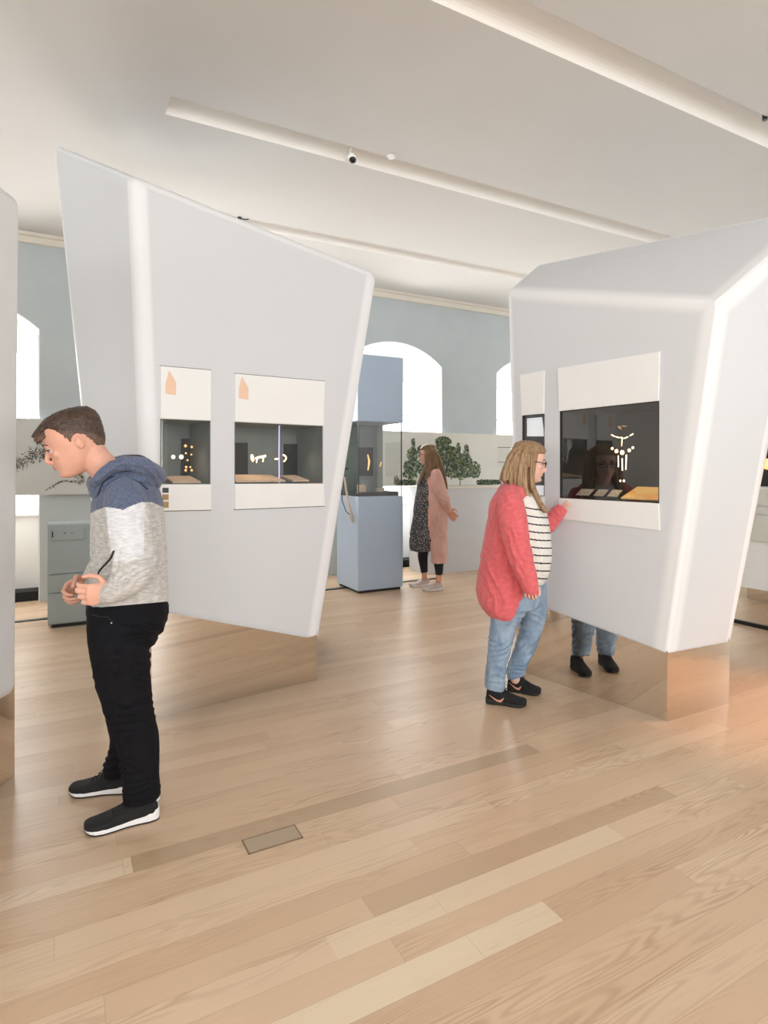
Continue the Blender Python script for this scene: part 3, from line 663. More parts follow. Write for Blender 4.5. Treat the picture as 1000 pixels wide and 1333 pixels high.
def prints(name, blobs, trunk, parent, weights):
    V, Fc, MI = [], [], []
    def add(poly, mi):
        b = len(V); V.extend(poly); Fc.append(tuple(range(b, b + len(poly)))); MI.append(mi)
    for (x0, y0, x1, y1, w) in trunk:
        add([bp_(x0 - w, y0), bp_(x0 + w, y0), bp_(x1 + w * .6, y1), bp_(x1 - w * .6, y1)], 5)
    for (cx, cy, rx, ry, cnt, s) in blobs:
        for _ in range(int(cnt * 1.7)):
            a = random.random() * 6.283; r = random.random() ** .5
            x = cx + 1.15 * rx * r * math.cos(a); y = cy + ry * 1.08 * r * math.sin(a); an = random.uniform(0, 6.28); L_ = s * random.uniform(.6, 1.5); w = L_ * random.uniform(.3, .6)
            dx, dy = math.cos(an), math.sin(an); mi = random.choices(range(5), weights)[0]
            pl = [(x - dx * L_, y - dy * L_), (x - dy * w, y + dx * w), (x + dx * L_, y + dy * L_), (x + dy * w, y - dx * w)]
            o_ = Vector((0, -random.random() * .001, 0)); add([bp_(*q) + o_ for q in pl], mi)
    off = origin(parent); me = bpy.data.meshes.new(name); me.from_pydata([tuple(v - off) for v in V], [], Fc)
    for m_ in G + [M['bark']]: me.materials.append(m_)
    me.polygons.foreach_set('material_index', MI); me.update()
    o = bpy.data.objects.new(name, me); C.objects.link(o); o.parent = parent; return o
prints('tree_print', [(538, 578, 2.2, 7, 60, 1.3), (537, 592, 6, 8, 160, 1.4), (536, 607, 9, 9, 220, 1.5), (534, 618, 8, 5, 90, 1.4), (548, 588, 4, 8, 70, 1.4), (552, 608, 7, 12, 120, 1.5)], [(536.5, 632, 538, 572, .7), (531, 632, 535, 606, .5)], t, (3, 3, 1, 4, 2))
prints('tree_print', [(577, 575, 9, 6, 190, 1.5), (573, 584, 7, 6, 120, 1.5), (583, 590, 12, 9, 330, 1.6), (592, 603, 15, 9, 380, 1.6), (590, 614, 12, 7, 190, 1.6)], [(588, 624, 584, 598, 1.0)], t, (6, 4, 4, 1, 1))
prints('tree_print', [(597, 585, 2.2, 8, 70, 1.3), (607, 588, 3, 9, 90, 1.3), (602, 600, 11, 9, 280, 1.5), (606, 613, 15, 8, 330, 1.5), (618, 612, 7, 10, 140, 1.4), (599, 619, 6, 5, 60, 1.4)], [(599, 632, 600, 600, .6)], t, (3, 4, 2, 4, 2))
prints('hedge_print', [(516 + 3.2 * k, 628, 3, 3.4, 34, 1.1) for k in range(8)] + [(516, 624, 2.5, 4, 26, 1.1)], [], t, (6, 3, 2, 2, 0))
prints('hedge_print', [(624 + 3.2 * k, 628, 3, 3.2, 34, 1.1) for k in range(9)], [], t, (6, 3, 2, 2, 0))
tx = []
for y0, w in ((582, 17), (601, 17)):
    tx.append(slab([bp_(648, y0), bp_(648 + w, y0), bp_(648 + w, y0 + 1), bp_(648, y0 + 1)], Vector((0, -.001, 0))))
for q_ in tx: shell_obj('caption_rule', [q_], M['line'], t)
tx = []
for r in range(9):
    y0 = 585 + r * 2.6
    if 15 < r * 2.6 < 18: continue
    x = 648.5
    while x < 662:
        w = random.uniform(.8, 2.2); tx.append(slab([bp_(x, y0), bp_(x + w, y0), bp_(x + w, y0 + .5), bp_(x, y0 + .5)], Vector((0, -.001, 0)))); x += w + .7
o = shell_obj('caption_text', tx, mat('pale_caption_ink', (186, 184, 176), .7, var=.05), t)

t = thing('printed_band', 'grey mural band with printed lichen branch, on the far wall beside the man\'s face', 'mural panel', (.2, BN + .04, 1.18))
shell_obj('printed_board', [box(-4.5, 2.35, BN, BN + .055, 1.165, 1.985)], M['band_grey'], t)
V, Fc, MI = [], [], []
ink = [mat('print_ink_%s' % s, c, .7, var=.2, vscale=70) for s, c in (('black', (40, 38, 38)), ('grey', (120, 120, 116)), ('pale', (206, 206, 200)), ('ochre', (140, 122, 80)), ('blue', (96, 100, 116)))]
def bl(path, n_, w0, w1, s, wt):
    P_ = spline(path, 8)
    for _ in range(n_):
        f = random.random() * (len(P_) - 1); i = int(f); q = P_[i] * (1 - f + i) + P_[min(i + 1, len(P_) - 1)] * (f - i); w = w0 + (w1 - w0) * f / (len(P_) - 1)
        x = q[0] + random.gauss(0, w * .5); y = q[1] + random.gauss(0, w * .6); an = random.gauss(-.5, .7); L_ = s * random.uniform(.5, 1.6); h = L_ * .28
        dx, dy = math.cos(an), math.sin(an); b = len(V); o_ = Vector((0, -random.random() * .001, 0))
        V.extend([bp_(*r) + o_ for r in ((x - dx * L_, y - dy * L_), (x - dy * h, y + dx * h), (x + dx * L_, y + dy * L_), (x + dy * h, y - dx * h))]); Fc.append((b, b + 1, b + 2, b + 3)); MI.append(random.choices(range(5), wt)[0])
bl([(-4, 612), (14, 608), (24, 604), (38, 596), (52, 588), (66, 582), (80, 578)], 620, 5, 9, 2.0, (5, 4, 4, 2, 3))
bl([(52, 590), (62, 597), (72, 601), (84, 603)], 260, 4, 4, 1.8, (5, 4, 3, 2, 3))
bl([(60, 638), (70, 632), (82, 626), (96, 627), (104, 628)], 70, .8, 1.2, 1.6, (3, 4, 0, 2, 1))
bl([(98, 622), (104, 618), (108, 624), (104, 629)], 110, 3, 3, 1.3, (4, 2, 1, 6, 1)); bl([(36, 580), (40, 584), (44, 590)], 16, 2, 2, 1, (4, 3, 0, 1, 1))
me = bpy.data.meshes.new('branch_print'); off = ROOT[t.name]; me.from_pydata([tuple(v - off) for v in V], [], Fc)
for m_ in ink: me.materials.append(m_)
me.polygons.foreach_set('material_index', MI); me.update(); o = bpy.data.objects.new('branch_print', me); C.objects.link(o); o.parent = t

# sage cabinet with drawers in front of the blue pier
n0 = 6.2; a0 = -.113
t = thing('drawer_cabinet', 'low grey-green drawer cabinet with a label plate, behind the man\'s outstretched hand', 'cabinet', (.3, 6.4, 0))
cb = shell_obj('carcass', [box(a0, .80, n0, 6.56, .035, .945)], M['sage'], t); bevel(cb, .004, 2)
shell_obj('plinth', [box(a0 + .03, .78, n0 + .03, 6.54, 0, .035)], M['steel'], t)
for z0, z1 in ((.045, .318), (.326, .488), (.496, .935)):
    d = shell_obj('drawer_front', [box(a0 + .006, .794, n0 - .014, n0, z0, z1)], M['sage'], t); bevel(d, .003, 2)
lp = shell_obj('label_plate', [box(a0 + .03, a0 + .30, n0 - .024, n0 - .014, .80, .90)], M['sage'], t); bevel(lp, .003, 2)
shell_obj('plate_key', [box(a0 + .035, a0 + .045, n0 - .030, n0 - .024, .83, .88), box(a0 + .13, a0 + .145, n0 - .027, n0 - .024, .86, .868), box(a0 + .19, a0 + .20, n0 - .027, n0 - .024, .855, .863)], M['steel'], lp)

# white display block behind the right pavilion
UB = 5.58
t = thing('display_wall', 'white display block with grey drawers and a mirrored foot, behind the right pavilion at the picture edge', 'display block', (UB + .5, 3.0, 0))
shell_obj('block', [box(UB, UB + 1.0, 1.4, 4.6, .35, 2.7)], M['white'], t)
shell_obj('mirror_base', [box(UB + .004, UB + .98, 1.41, 4.59, 0.02, .351)], M['mirror'], t)
shell_obj('base_strip', [box(UB - .012, UB + .99, 1.40, 4.6, 0, .035)], M['steel'], t)
for z0, z1, y0, y1 in ((.79, 1.02, 2.3, 3.62), (1.035, 1.10, 2.3, 3.62), (1.115, 1.27, 2.3, 3.62)):
    d = shell_obj('drawer_front', [box(UB - .018, UB - .001, y0, y1, z0, z1)], M['band'], t); bevel(d, .003, 2)
    if z0 < 1: shell_obj('drawer_knob', [cyl((UB - .034, 3.47, .965), (1, 0, 0), .012, .017, 12)], M['steel'], d)
shell_obj('display_window', [box(UB - .014, UB - .001, 2.2, 3.25, 1.29, 1.95)], M['case_dark'], t)
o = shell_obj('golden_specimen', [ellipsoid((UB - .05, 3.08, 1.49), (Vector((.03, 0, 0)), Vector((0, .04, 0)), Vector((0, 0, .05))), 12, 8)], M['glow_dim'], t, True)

# ------------------------------------------------------------------ ceiling fittings, floor socket
p0 = px(458, 193, 780 * (CEIL + .10 - EYE) / (610 - 193)); dcm = 780 * (CEIL + .06 - EYE) / (610 - 195)
t = thing('security_camera', 'small white camera with a black lens hanging from the middle ceiling trough', 'camera', px(458, 190, dcm))
shell_obj('mount_arm', [tube([px(458, 184, dcm), px(457.5, 192, dcm), px(455.5, 197, dcm), px(457.5, 203, dcm)], .010, 8)], M['white'], t, True)
shell_obj('housing', [ellipsoid(px(458, 205, dcm), (W(.034, 0, 0), W(0, .04, 0), UP * .030), 14, 9)], M['white'], t, True)
shell_obj('lens_dome', [ellipsoid(px(459.2, 208.4, dcm - .012), (W(.030, 0, 0), W(0, .035, 0), UP * .024), 14, 9)], M['lens'], t, True)
ds = 780 * (CEIL - EYE) / (610 - 203)
q = px(509, 203, ds); t = thing('smoke_detector', 'small white round detector at the edge of the middle ceiling trough', 'smoke detector', q)
shell_obj('housing', [cyl(q + Vector((0, 0, -.012)), UP, .032, .016, 20, .036), cyl(q + Vector((0, 0, -.022)), UP, .02, .012, 16)], M['white'], t)
q = px(312, 283, 780 * (CEIL - EYE) / 327); t = thing('ceiling_spotlight', 'tiny dark spotlight at the far trough, just over the middle pavilion', 'spotlight', q)
shell_obj('lamp_body', [cyl(q + Vector((0, 0, -.02)), UP, .02, .03, 12)], M['steel'], t); shell_obj('lamp_arm', [tube([q + Vector((0, 0, -.01)), q + Vector((.05, 0, -.012)), q + Vector((.09, 0, 0))], .006, 6)], M['steel'], t)
q = px(996, 153, 780 * (CEIL - EYE) / 457); t = thing('ceiling_spotlight', 'tiny dark spotlight in the nearest ceiling trough at the right edge of the picture', 'spotlight', q)
shell_obj('lamp_body', [cyl(q + Vector((0, 0, -.02)), UP, .018, .06, 12)], M['steel'], t)
hx = [px_floor(318, 1095), px_floor(385, 1076), px_floor(396, 1094), px_floor(324, 1113)]
m0, m1 = min(v.x for v in hx), max(v.x for v in hx)
t = thing('floor_socket', 'small flush wooden floor socket cover between the man and the camera', 'floor socket', ((m0 + m1) / 2, 2.27, 0))
shell_obj('cover', [box(m0 + .004, m1 - .004, 2.226, 2.314, 0, .0025)], mat('socket_cover_oak', (172, 152, 128), .4, var=.06, vscale=30, stretch=(1, 14, 1)), t)
shell_obj('cover_rim', [box(m0, m1, 2.222, 2.226, 0, .003), box(m0, m1, 2.314, 2.318, 0, .003), box(m0, m0 + .004, 2.222, 2.318, 0, .003), box(m1 - .004, m1, 2.222, 2.318, 0, .003)], mat('socket_rim_brass', (128, 108, 86), .5, metal=.2, var=.05), t)

# ------------------------------------------------------------------ people
class Fig:
    """a person: picture coordinates on upright planes square to the line of sight, d metres behind the body's middle plane"""
    def __init__(s, x0, D0):
        s.r = W((x0 - CX) / F, 1, 0).normalized(); s.D0 = D0; s.side = Vector((s.r.y, -s.r.x, 0))
        s.mm = D0 / Vector(W((x0 - CX) / F, 1, 0)).length / F
    def P(s, x, y, d=0.0):
        q = W((x - CX) / F, 1, 0); k = (s.D0 + d) / q.dot(s.r); return Vector((q.x * k, q.y * k, EYE + (HY - y) / F * k))
    def loft(s, secs, m=5, n=22, dome=True, p=2.0):
        """secs: (x, y, d, half width in px, half depth in m)"""
        S = spline(secs, m); return loft([s.P(q[0], q[1], q[2]) for q in S], [max(.002, q[3] * s.mm) for q in S], [max(.002, q[4]) for q in S], s.r, n, dome, p)
    def tube(s, pts, r, n=8, m=4):
        S = spline(pts, m); R_ = r if isinstance(r, (list, tuple)) else [r] * len(pts); R2 = np.interp(np.linspace(0, len(pts) - 1, len(S)), range(len(pts)), R_)
        return loft([s.P(*q[:3]) for q in S], list(R2), list(R2), s.r, n)
    def pix(s, v):
        o = v - Vector((0, 0, EYE)); X = SA * o.x - CA * o.y; Y = CA * o.x + SA * o.y
        return CX + F * X / Y, HY - F * o.z / Y, Vector((v.x, v.y, 0)).dot(s.r) - s.D0

HEAD = [(112, 14, -22, 16), (106, 42, -56, 42), (94, 62, -80, 59), (76, 77, -93, 69), (56, 85, -99, 74), (36, 89, -101, 76), (20, 91, -101, 76), (8, 86, -100, 75), (-6, 84, -98, 73), (-20, 86, -95, 71), (-36, 86, -88, 68),
        (-50, 87, -78, 64), (-62, 85, -66, 59), (-74, 84, -52, 54), (-86, 85, -36, 47), (-97, 84, -18, 40), (-107, 76, 2, 31), (-113, 62, 16, 20)]
class Head:
    def __init__(s, fig, x, y, fx, fy, k=1.0, kf=None, d=0.0, turn=0.0):
        """centre pixel, facing direction in the picture (fx, fy down positive), scale"""
        s.fig = fig; s.c = fig.P(x, y, d); s.k = k * .001; s.kf = (kf or k) * .001
        f = fig.side * fx - UP * fy; f.normalize(); s.sd = -fig.r           # towards the viewer
        s.up = (s.sd.cross(f)).normalized();
        if s.up.z < 0: s.up = -s.up
        if turn:
            f = (f * math.cos(turn) + s.sd * math.sin(turn)).normalized(); s.sd = (s.sd - f * s.sd.dot(f)).normalized()
        s.f = f
    def at(s, f, w, h): return s.c + s.f * (f * s.kf) + s.sd * (w * s.k) + s.up * (h * s.k)
    def skull(s, n=36, grow_=0.0):
        v = []
        for h, fr, bk, w in HEAD:
            cx = (fr + bk) / 2; rx = (fr - bk) / 2 + grow_; ww = w + grow_
            for k in range(n):
                a = 2 * math.pi * k / n; cs, sn = math.cos(a), math.sin(a)
                e = 2.25 if cs > 0 else 2.0
                cs_ = math.copysign(abs(cs) ** (2 / e), cs); sn_ = math.copysign(abs(sn) ** (2 / e), sn)
                narrow = 1 - .12 * max(0, cs) ** 2
                v.append(s.at(cx + rx * cs_, ww * sn_ * narrow, h + (grow_ * .8 if h > 60 else 0)))
        return (v, ring_faces(len(HEAD), n))
    def features(s, nose=1.0):
        A = s.at; sh = []
        e = lambda f, w, h, a, b, c: ellipsoid(A(f, w, h), (s.f * a * .001, s.sd * b * .001, s.up * c * .001), 14, 9)
        sh.append(loft([A(80, 0, 14), A(88, 0, 2), A(96, 0, -14), A(102, 0, -28), A(98, 0, -38), A(84, 0, -44)], [.006, .007 * nose, .009, .011, .0105, .007], [.006, .007, .009, .0125, .014, .010], s.sd, 12))
        for w in (-1, 1):
            sh.append(e(96, w * 9.5, -36, 8, 6, 5.5))                       # nostril wings
            sh.append(e(84, w * 30, 19, 9, 20, 5.5))                        # brow ridge
            sh.append(e(66, w * 40, -22, 13, 18, 16))                       # cheekbone
            sh.append(e(80, w * 30, 9.5, 8.5, 12.5, 7)); sh.append(e(78.5, w * 30, -9, 8, 12, 6.5))                       # eyelid mound
            c = A(-14, w * 76, -10)                                            # ear
            sh.append(ellipsoid(c, ((s.f * .95 - s.up * .2) * .015, (s.sd * w + s.f * -.35).normalized() * .006, s.up * .028), 14, 9))
            P_ = []
            for q in range(11):
                a = -1.9 + q * .46; P_.append(c + (s.sd * w - s.f * .3) * .0105 + s.f * (.0135 * math.cos(a)) * -1 + s.up * (.026 * math.sin(a) + .002))
            sh.append(tube(P_, .0044, 8)); sh.append(ellipsoid(c - s.up * .022 + s.sd * w * .005, (s.f * .008, s.sd * .005, s.up * .009), 10, 7))
        sh.append(e(88, 0, -56, 7, 20, 4.2)); sh.append(e(87, 0, -65, 7.5, 17, 5.0)); sh.append(e(82, 0, -92, 10, 20, 12))
        return sh

def hand_shells(wrist, fwd, thumb, curl, k=1.0, spread=1.0, thumb_curl=.5, curls=None, flip=1):
    """palm plus five fingers. fwd: wrist->fingers, thumb: direction of the thumb side, fingers close towards fwd x thumb"""
    X = Vector(fwd).normalized(); Y = Vector(thumb); Y = (Y - X * Y.dot(X)).normalized(); Z = X.cross(Y).normalized() * flip
    w = Vector(wrist); at = lambda a, b, c: w + (X * a + Y * b + Z * c) * k
    sh = [loft([at(-.02, 0, 0), at(.01, .001, 0), at(.035, .003, 0), at(.06, .003, 0), at(.082, .002, 0)], [.017 * k, .018 * k, .014 * k, .0135 * k, .012 * k], [.026 * k, .029 * k, .037 * k, .041 * k, .040 * k], Y, 16)]
    sh.append(ellipsoid(at(.03, .024, .008), (X * .026 * k, Y * .014 * k, Z * .012 * k)))
    ls = [(.045, .026, .021), (.050, .030, .022), (.046, .028, .021), (.036, .021, .018)]; ys = (.031, .0105, -.0105, -.031)
    for i in range(4):
        c = curls[i] if curls else curl; p = at(.080 - abs(i - 1) * .003, ys[i], 0); a = 0.0; pts = [p - X * .015 * k, p]; sp_ = (ys[i] * 3.0) * spread
        for j, L_ in enumerate(ls[i]):
            a += c * (.8, 1.0, .75)[j]; dr = (X * math.cos(a) + Y * sp_ * .25 * math.cos(a) + Z * math.sin(a)); mid = p + dr * L_ * k * .5; p = p + dr * L_ * k; pts += [mid, p]
        r = [.0098, .0095, .0088, .0086, .0078, .0078, .0066, .006]
        sh.append(tube(pts, [q * k for q in r[:len(pts)]], 10))
    p = at(.022, .030, .006); d0 = (X * .62 + Y * .72 + Z * .25).normalized(); d1 = (X * (.85) + Y * (.35 - thumb_curl * .5) + Z * (.25 + thumb_curl * .6)).normalized(); d2 = (X * .85 + Y * (-.1 - thumb_curl * .4) + Z * (.2 + thumb_curl * .6)).normalized()
    sh.append(tube([p - d0 * .018 * k, p, p + d0 * .022 * k, p + d0 * .040 * k, p + d0 * .040 * k + d1 * .030 * k, p + d0 * .040 * k + d1 * .030 * k + d2 * .022 * k], [.013 * k, .0125 * k, .0115 * k, .0105 * k, .0095 * k, .0075 * k], 10))
    return sh

def displace(me, fn):
    n = len(me.vertices); co = np.empty(n * 3); me.vertices.foreach_get('co', co); co = co.reshape(-1, 3)
    no = np.empty(n * 3); me.vertices.foreach_get('normal', no); no = no.reshape(-1, 3)
    co = co + no * fn(co)[:, None]; me.vertices.foreach_set('co', co.ravel()); me.update()
def nz(co, s, seed=0.0, stretch=(1, 1, 1)):
    st = stretch
    return np.array([noise.noise(Vector((c[0] * s * st[0] + seed, c[1] * s * st[1], c[2] * s * st[2]))) for c in co])
def pix_arrays(fig, co, off):
    g = co + np.array(off)[None, :]; X = SA * g[:, 0] - CA * g[:, 1]; Y = CA * g[:, 0] + SA * g[:, 1]
    return CX + F * X / Y, HY - F * (g[:, 2] - EYE) / Y, g[:, 0] * fig.r.x + g[:, 1] * fig.r.y - fig.D0
def coords(me):
    n = len(me.vertices); co = np.empty(n * 3); me.vertices.foreach_get('co', co); return co.reshape(-1, 3)
def wrinkles(fig, off, specs, base=.0015, scale=14, seed=0, gain=1.35):
    """specs: (x, y, direction in picture degrees, wavelength px, reach px, depth m)"""
    def fn(co):
        x, y, d = pix_arrays(fig, co, off); r = nz(co, scale, seed) * base * 2 + nz(co, scale * 2.7, seed + 9) * base * .7; w2 = nz(co, 9.0, seed + 3)
        for (cx, cy, ang, wl, reach, amp) in specs:
            a = math.radians(ang); u = (x - cx) * math.cos(a) + (y - cy) * math.sin(a); v = -(x - cx) * math.sin(a) + (y - cy) * math.cos(a)
            env = np.exp(-(u * u + v * v) / (2 * (reach * .55) ** 2)); ph = v / wl * 2 * math.pi + w2 * 7 + u / reach * .8
            r = r + env * amp * gain * (1 - np.abs(np.sin(ph / 2)) * 2) * .6
        return r
    return fn
def colour_faces(me, fig, off, fn):
    n = len(me.polygons); c = np.empty(n * 3); me.polygons.foreach_get('center', c); c = c.reshape(-1, 3)
    x, y, d = pix_arrays(fig, c, off); me.polygons.foreach_set('material_index', fn(x, y, d, c).astype(int).tolist())

def shoe(parent, fig, heel, toe, h, wid, mats, label=None, sole_h=.028, white_heel=False, tick=None, near=True, laces=True):
    """heel and toe: floor points in room metres; h = collar height"""
    A = Vector(heel); B = Vector(toe); L_ = (B - A).length; X = (B - A).normalized(); Y = UP.cross(X).normalized()
    if Y.dot(fig.r) > 0: Y = -Y          # Y towards the viewer
    at = lambda a, w, z: A + X * (a * L_) + Y * w + UP * z
    # sole
    prof = [(0.0, .36), (.02, .60), (.06, .74), (.15, .82), (.3, .76), (.45, .76), (.62, .92), (.76, 1.0), (.86, .94), (.93, .76), (.975, .50), (1.0, .18)]
    v = []; rows = []
    for z, g_, lift in ((0.002, -.003, 1), (.004, 0.0, 1), (sole_h * .75, .002, 0), (sole_h, -.001, 0)):
        row = []
        for sgn in (1, -1):
            for a, w in (prof if sgn == 1 else prof[::-1]):
                zz = z * (1.0 if z < .01 else 1.42 - .75 * min(1, a * 1.15)) + (max(0, a - .8) ** 2 * .28) * L_ / .28
                row.append(at(a, sgn * (w * wid / 2 * .99 + g_), zz))
        v += row; rows.append(len(row))
    sole = (v, ring_faces(4, rows[0]))
    # upper
    secs = [(0.02, h * .62, .55), (.09, h * 1.0, .80), (.20, h * 1.02, .86), (.32, h * .97, .84), (.44, h * .80, .84), (.58, h * .62, .94), (.72, h * .50, 1.02), (.84, h * .43, .96), (.92, h * .39, .84), (.975, h * .33, .64), (1.005, h * .26, .36)]
    v = []; n = 18
    for a, hh, w in secs:
        for k in range(n):
            an = 2 * math.pi * k / n; cs, sn = math.cos(an), math.sin(an); e = .62
            up_ = math.copysign(abs(sn) ** e, sn); lift = max(0, a - .8) ** 2 * .28
            zc = sole_h * .3 + (hh - sole_h * .3) / 2; rz = (hh - sole_h * .3) / 2
            taper = 1.03 - .16 * max(0, sn)
            v.append(at(a, math.copysign(abs(cs) ** .8, cs) * w * wid / 2 * taper * 1.0, zc + rz * up_ + lift * L_ / .28))
    up = (v, ring_faces(len(secs), n))
    me = union([up], .0035, 4, origin(parent)); o = link_mesh('shoe', me, mats[0], parent, True)
    if label: o['label'] = label
    so = shell_obj('sole', [sole], mats[1], o, False); bevel(so, .004, 2, 40)
    if mats[2] is not None:
        shell_obj('outsole', [([at(a, s_ * w * wid / 2 * .97, .0005 + max(0, a - .8) ** 2 * .28 * L_ / .28) for s_ in (1, -1) for a, w in (prof if s_ == 1 else prof[::-1])] + [at(a, s_ * (w * wid / 2 + .001), .007 + max(0, a - .8) ** 2 * .28 * L_ / .28) for s_ in (1, -1) for a, w in (prof if s_ == 1 else prof[::-1])], ring_faces(2, 24))], mats[2], o)
    bvh = BVHTree.FromPolygons([v_.co + origin(parent) for v_ in me.vertices], [tuple(p_.vertices) for p_ in me.polygons])
    def top(a, w):
        h_ = bvh.ray_cast(at(a, w, .25), -UP); return (h_[0] if h_[0] is not None else at(a, w, h)) + UP * .0012
    def flank(a, z):
        h_ = bvh.ray_cast(at(a, .15, z), -Y); return (h_[0] if h_[0] is not None else at(a, wid * .4, z)) + Y * .0012
    if laces:
        for k in range(4):
            a = .42 + .07 * k
            shell_obj('lace', [tube([top(a, -.024), top(a + .008, -.008) + UP * .001, top(a + .008, .008) + UP * .001, top(a, .024)], .0027, 6)], mats[3], o, True)
        p_ = top(.42, .004); shell_obj('lace_bow', [tube([p_, p_ + X * .01 + Y * .012 + UP * .016, p_ + X * .026 + Y * .018 + UP * .006, p_ + X * .006 + Y * .004]    , .0023, 6)], mats[3], o, True)
    if white_heel:
        shell_obj('heel_tab', [ellipsoid(at(.03, .002, h * .80), (X * .012, Y * wid * .22, UP * .024), 12, 8)], mats[1], o, True)
    if tick:
        lo_ = [(.10, .062), (.20, .043), (.30, .026), (.38, .022), (.43, .032), (.47, .054)]; hi_ = [(.10, .0635), (.20, .050), (.30, .039), (.365, .037), (.41, .044), (.47, .0555)]
        low = [flank(*q) for q in lo_]; upr = [flank(*q) for q in hi_]
        V_ = low + upr + [q + Y * .002 for q in low] + [q + Y * .002 for q in upr]
        shell_obj('tick_emblem', [(V_, [(i, i + 1, i + 7, i + 6) for i in range(5)] + [(12 + i, 12 + i + 1, 12 + i + 7, 12 + i + 6) for i in range(5)] + [(i, i + 1, i + 13, i + 12) for i in range(5)] + [(i + 6, i + 7, i + 19, i + 18) for i in range(5)] + [(0, 6, 18, 12), (5, 11, 23, 17)])], tick, o)
    return o

def skin_mat(name, rgb): return mat(name, rgb, .5, sss=.12, var=.05, vscale=18, bump=.05, bscale=250, spec=.35)
def hair_mat(name, a, b, stretch=(60, 60, 3)):
    return mat(name, a, .42, rgb2=b, vscale=2.2, stretch=stretch, bump=.5, bscale=3.0, spec=.4)
def knit(name, a, b, **k): return mat(name, a, .85, rgb2=b, sheen=.2, bump=.25, bscale=300, **k)

def hair_cap(head, fn, mats, parent, name='hair', n=72, m=48, voxel=None, ctr=(-8, 0, 22)):
    """skull grown outward by fn(direction in head axes) millimetres; where fn < 0 it dives under the skin"""
    v, f = head.skull(48); bvh = BVHTree.FromPolygons([tuple(q) for q in v], f); o = head.at(*ctr); V = []
    for i in range(m + 1):
        th = math.pi * i / m
        for k in range(n):
            ph = 2 * math.pi * k / n; dl = (math.sin(th) * math.cos(ph), math.sin(th) * math.sin(ph), math.cos(th))
            d = (head.f * dl[0] + head.sd * dl[1] + head.up * dl[2]).normalized(); hit = bvh.ray_cast(o, d)
            R_ = (hit[0] - o).length if hit[0] is not None else .07
            p = o + d * R_; q = p - head.c; loc = (q.dot(head.f) / head.kf, q.dot(head.sd) / head.k, q.dot(head.up) / head.k)
            V.append(o + d * (R_ + fn(loc, dl) * .001))
    f = []
    for i in range(m):
        for k in range(n):
            j = (k + 1) % n; f.append((i * n + k, (i + 1) * n + k, (i + 1) * n + j, i * n + j))
    return (V, f)
def sm(a, b, x):
    t = min(1, max(0, (x - a) / (b - a))); return t * t * (3 - 2 * t)

def eyes(head, parent, iris, brow_m, brows=True, lash=None):
    for w in (-1, 1):
        c = head.at(74.5, w * 30, 0); o = shell_obj('eye', [ellipsoid(c, (head.f * .0114, head.sd * .0118, head.up * .0114), 16, 10)], M['eye_white'], parent, True)
        shell_obj('iris', [ellipsoid(c + (head.f + head.sd * w * .35 - head.up * .25).normalized() * .0078, (head.f * .0045, head.sd * .0055, head.up * .0055), 12, 8)], iris, o, True)
        shell_obj('upper_eyelid', [tube([head.at(79, w * 19, 0), head.at(86.5, w * 25, 4), head.at(86, w * 34, 4), head.at(77, w * 42, 1)], .0020, 8)], lash or M['lash'], parent, True)
        if brows:
            shell_obj('eyebrow', [loft([head.at(90, w * 14, 20), head.at(91, w * 25, 25), head.at(86, w * 38, 25), head.at(76, w * 47, 19)], [.0035, .0045, .004, .002], [.003, .003, .003, .002], head.f, 8)], brow_m, parent, True)
M['eye_white'] = mat('eye_white', (196, 184, 176), .5, var=.02); M['lash'] = mat('eyelashes', (52, 38, 32), .6, var=.1)
M['iris_blue'] = mat('blue_iris', (70, 92, 110), .2, var=.1); M['iris_brown'] = mat('brown_iris', (64, 44, 32), .2, var=.1)
M['sole_white'] = mat('white_rubber_sole', (236, 236, 236), .5, var=.02); M['rubber_black'] = mat('black_rubber', (30, 30, 32), .6, var=.1)
M['lace_black'] = mat('black_lace', (28, 28, 30), .8, var=.1)

# ================================================================== the man
man = Fig(160, 2.80); t = thing('person', 'person in grey hooded top with navy shoulders and black trousers, leaning forward', 'person', man.P(160, 1068, 0).xy.to_3d())
off = ROOT[t.name]; P = man.P
NEAR, FAR = -.135, .155
hd = Head(man, 97.2, 575.4, -.914, .407, 1.15, 1.22)
M['skin_man'] = skin_mat('skin_man', (226, 172, 150))
body = [hd.skull()] + hd.features()
body.append(man.loft([(106, 568, 0, 13, .054), (114, 581, 0, 17, .065), (124, 596, 0, 18, .066), (137, 612, 0, 19.5, .070), (150, 628, 0, 24, .085)], 4))
body.append(man.loft([(158, 632, 0, 24, .12), (166, 655, 0, 38, .175), (169, 690, 0, 41, .17), (168, 730, 0, 40, .155), (167, 770, 0, 42, .16), (166, 800, 0, 42, .165), (164, 822, 0, 38, .16)], 4))
body.append(man.loft([(168, 655, -.17, 17, .055), (172, 690, -.22, 16, .048), (177, 730, -.25, 14, .044), (176, 750, -.255, 13, .042), (160, 764, -.25, 11, .036), (147, 771, -.245, 9, .028)], 4))
body.append(man.loft([(165, 655, .17, 17, .055), (162, 690, .22, 16, .048), (156, 722, .25, 14, .044), (146, 740, .25, 13, .040), (128, 750, .24, 11, .034), (112, 757, .23, 8.5, .027)], 4))
body.append(man.loft([(165, 805, -.10, 34, .085), (158, 850, NEAR + .02, 29, .08), (163, 900, NEAR, 25, .072), (174, 940, NEAR, 20, .06), (180, 975, NEAR, 19, .056), (184, 1010, NEAR, 13, .040), (187, 1036, NEAR, 10, .030), (187, 1048, NEAR, 9, .028)], 4))
body.append(man.loft([(162, 805, .10, 32, .085), (155, 850, FAR - .03, 26, .08), (157, 900, FAR, 21, .07), (158, 940, FAR, 17, .056), (159, 970, FAR, 16, .052), (156, 1000, FAR, 10, .032), (156, 1012, FAR, 9, .028)], 4))
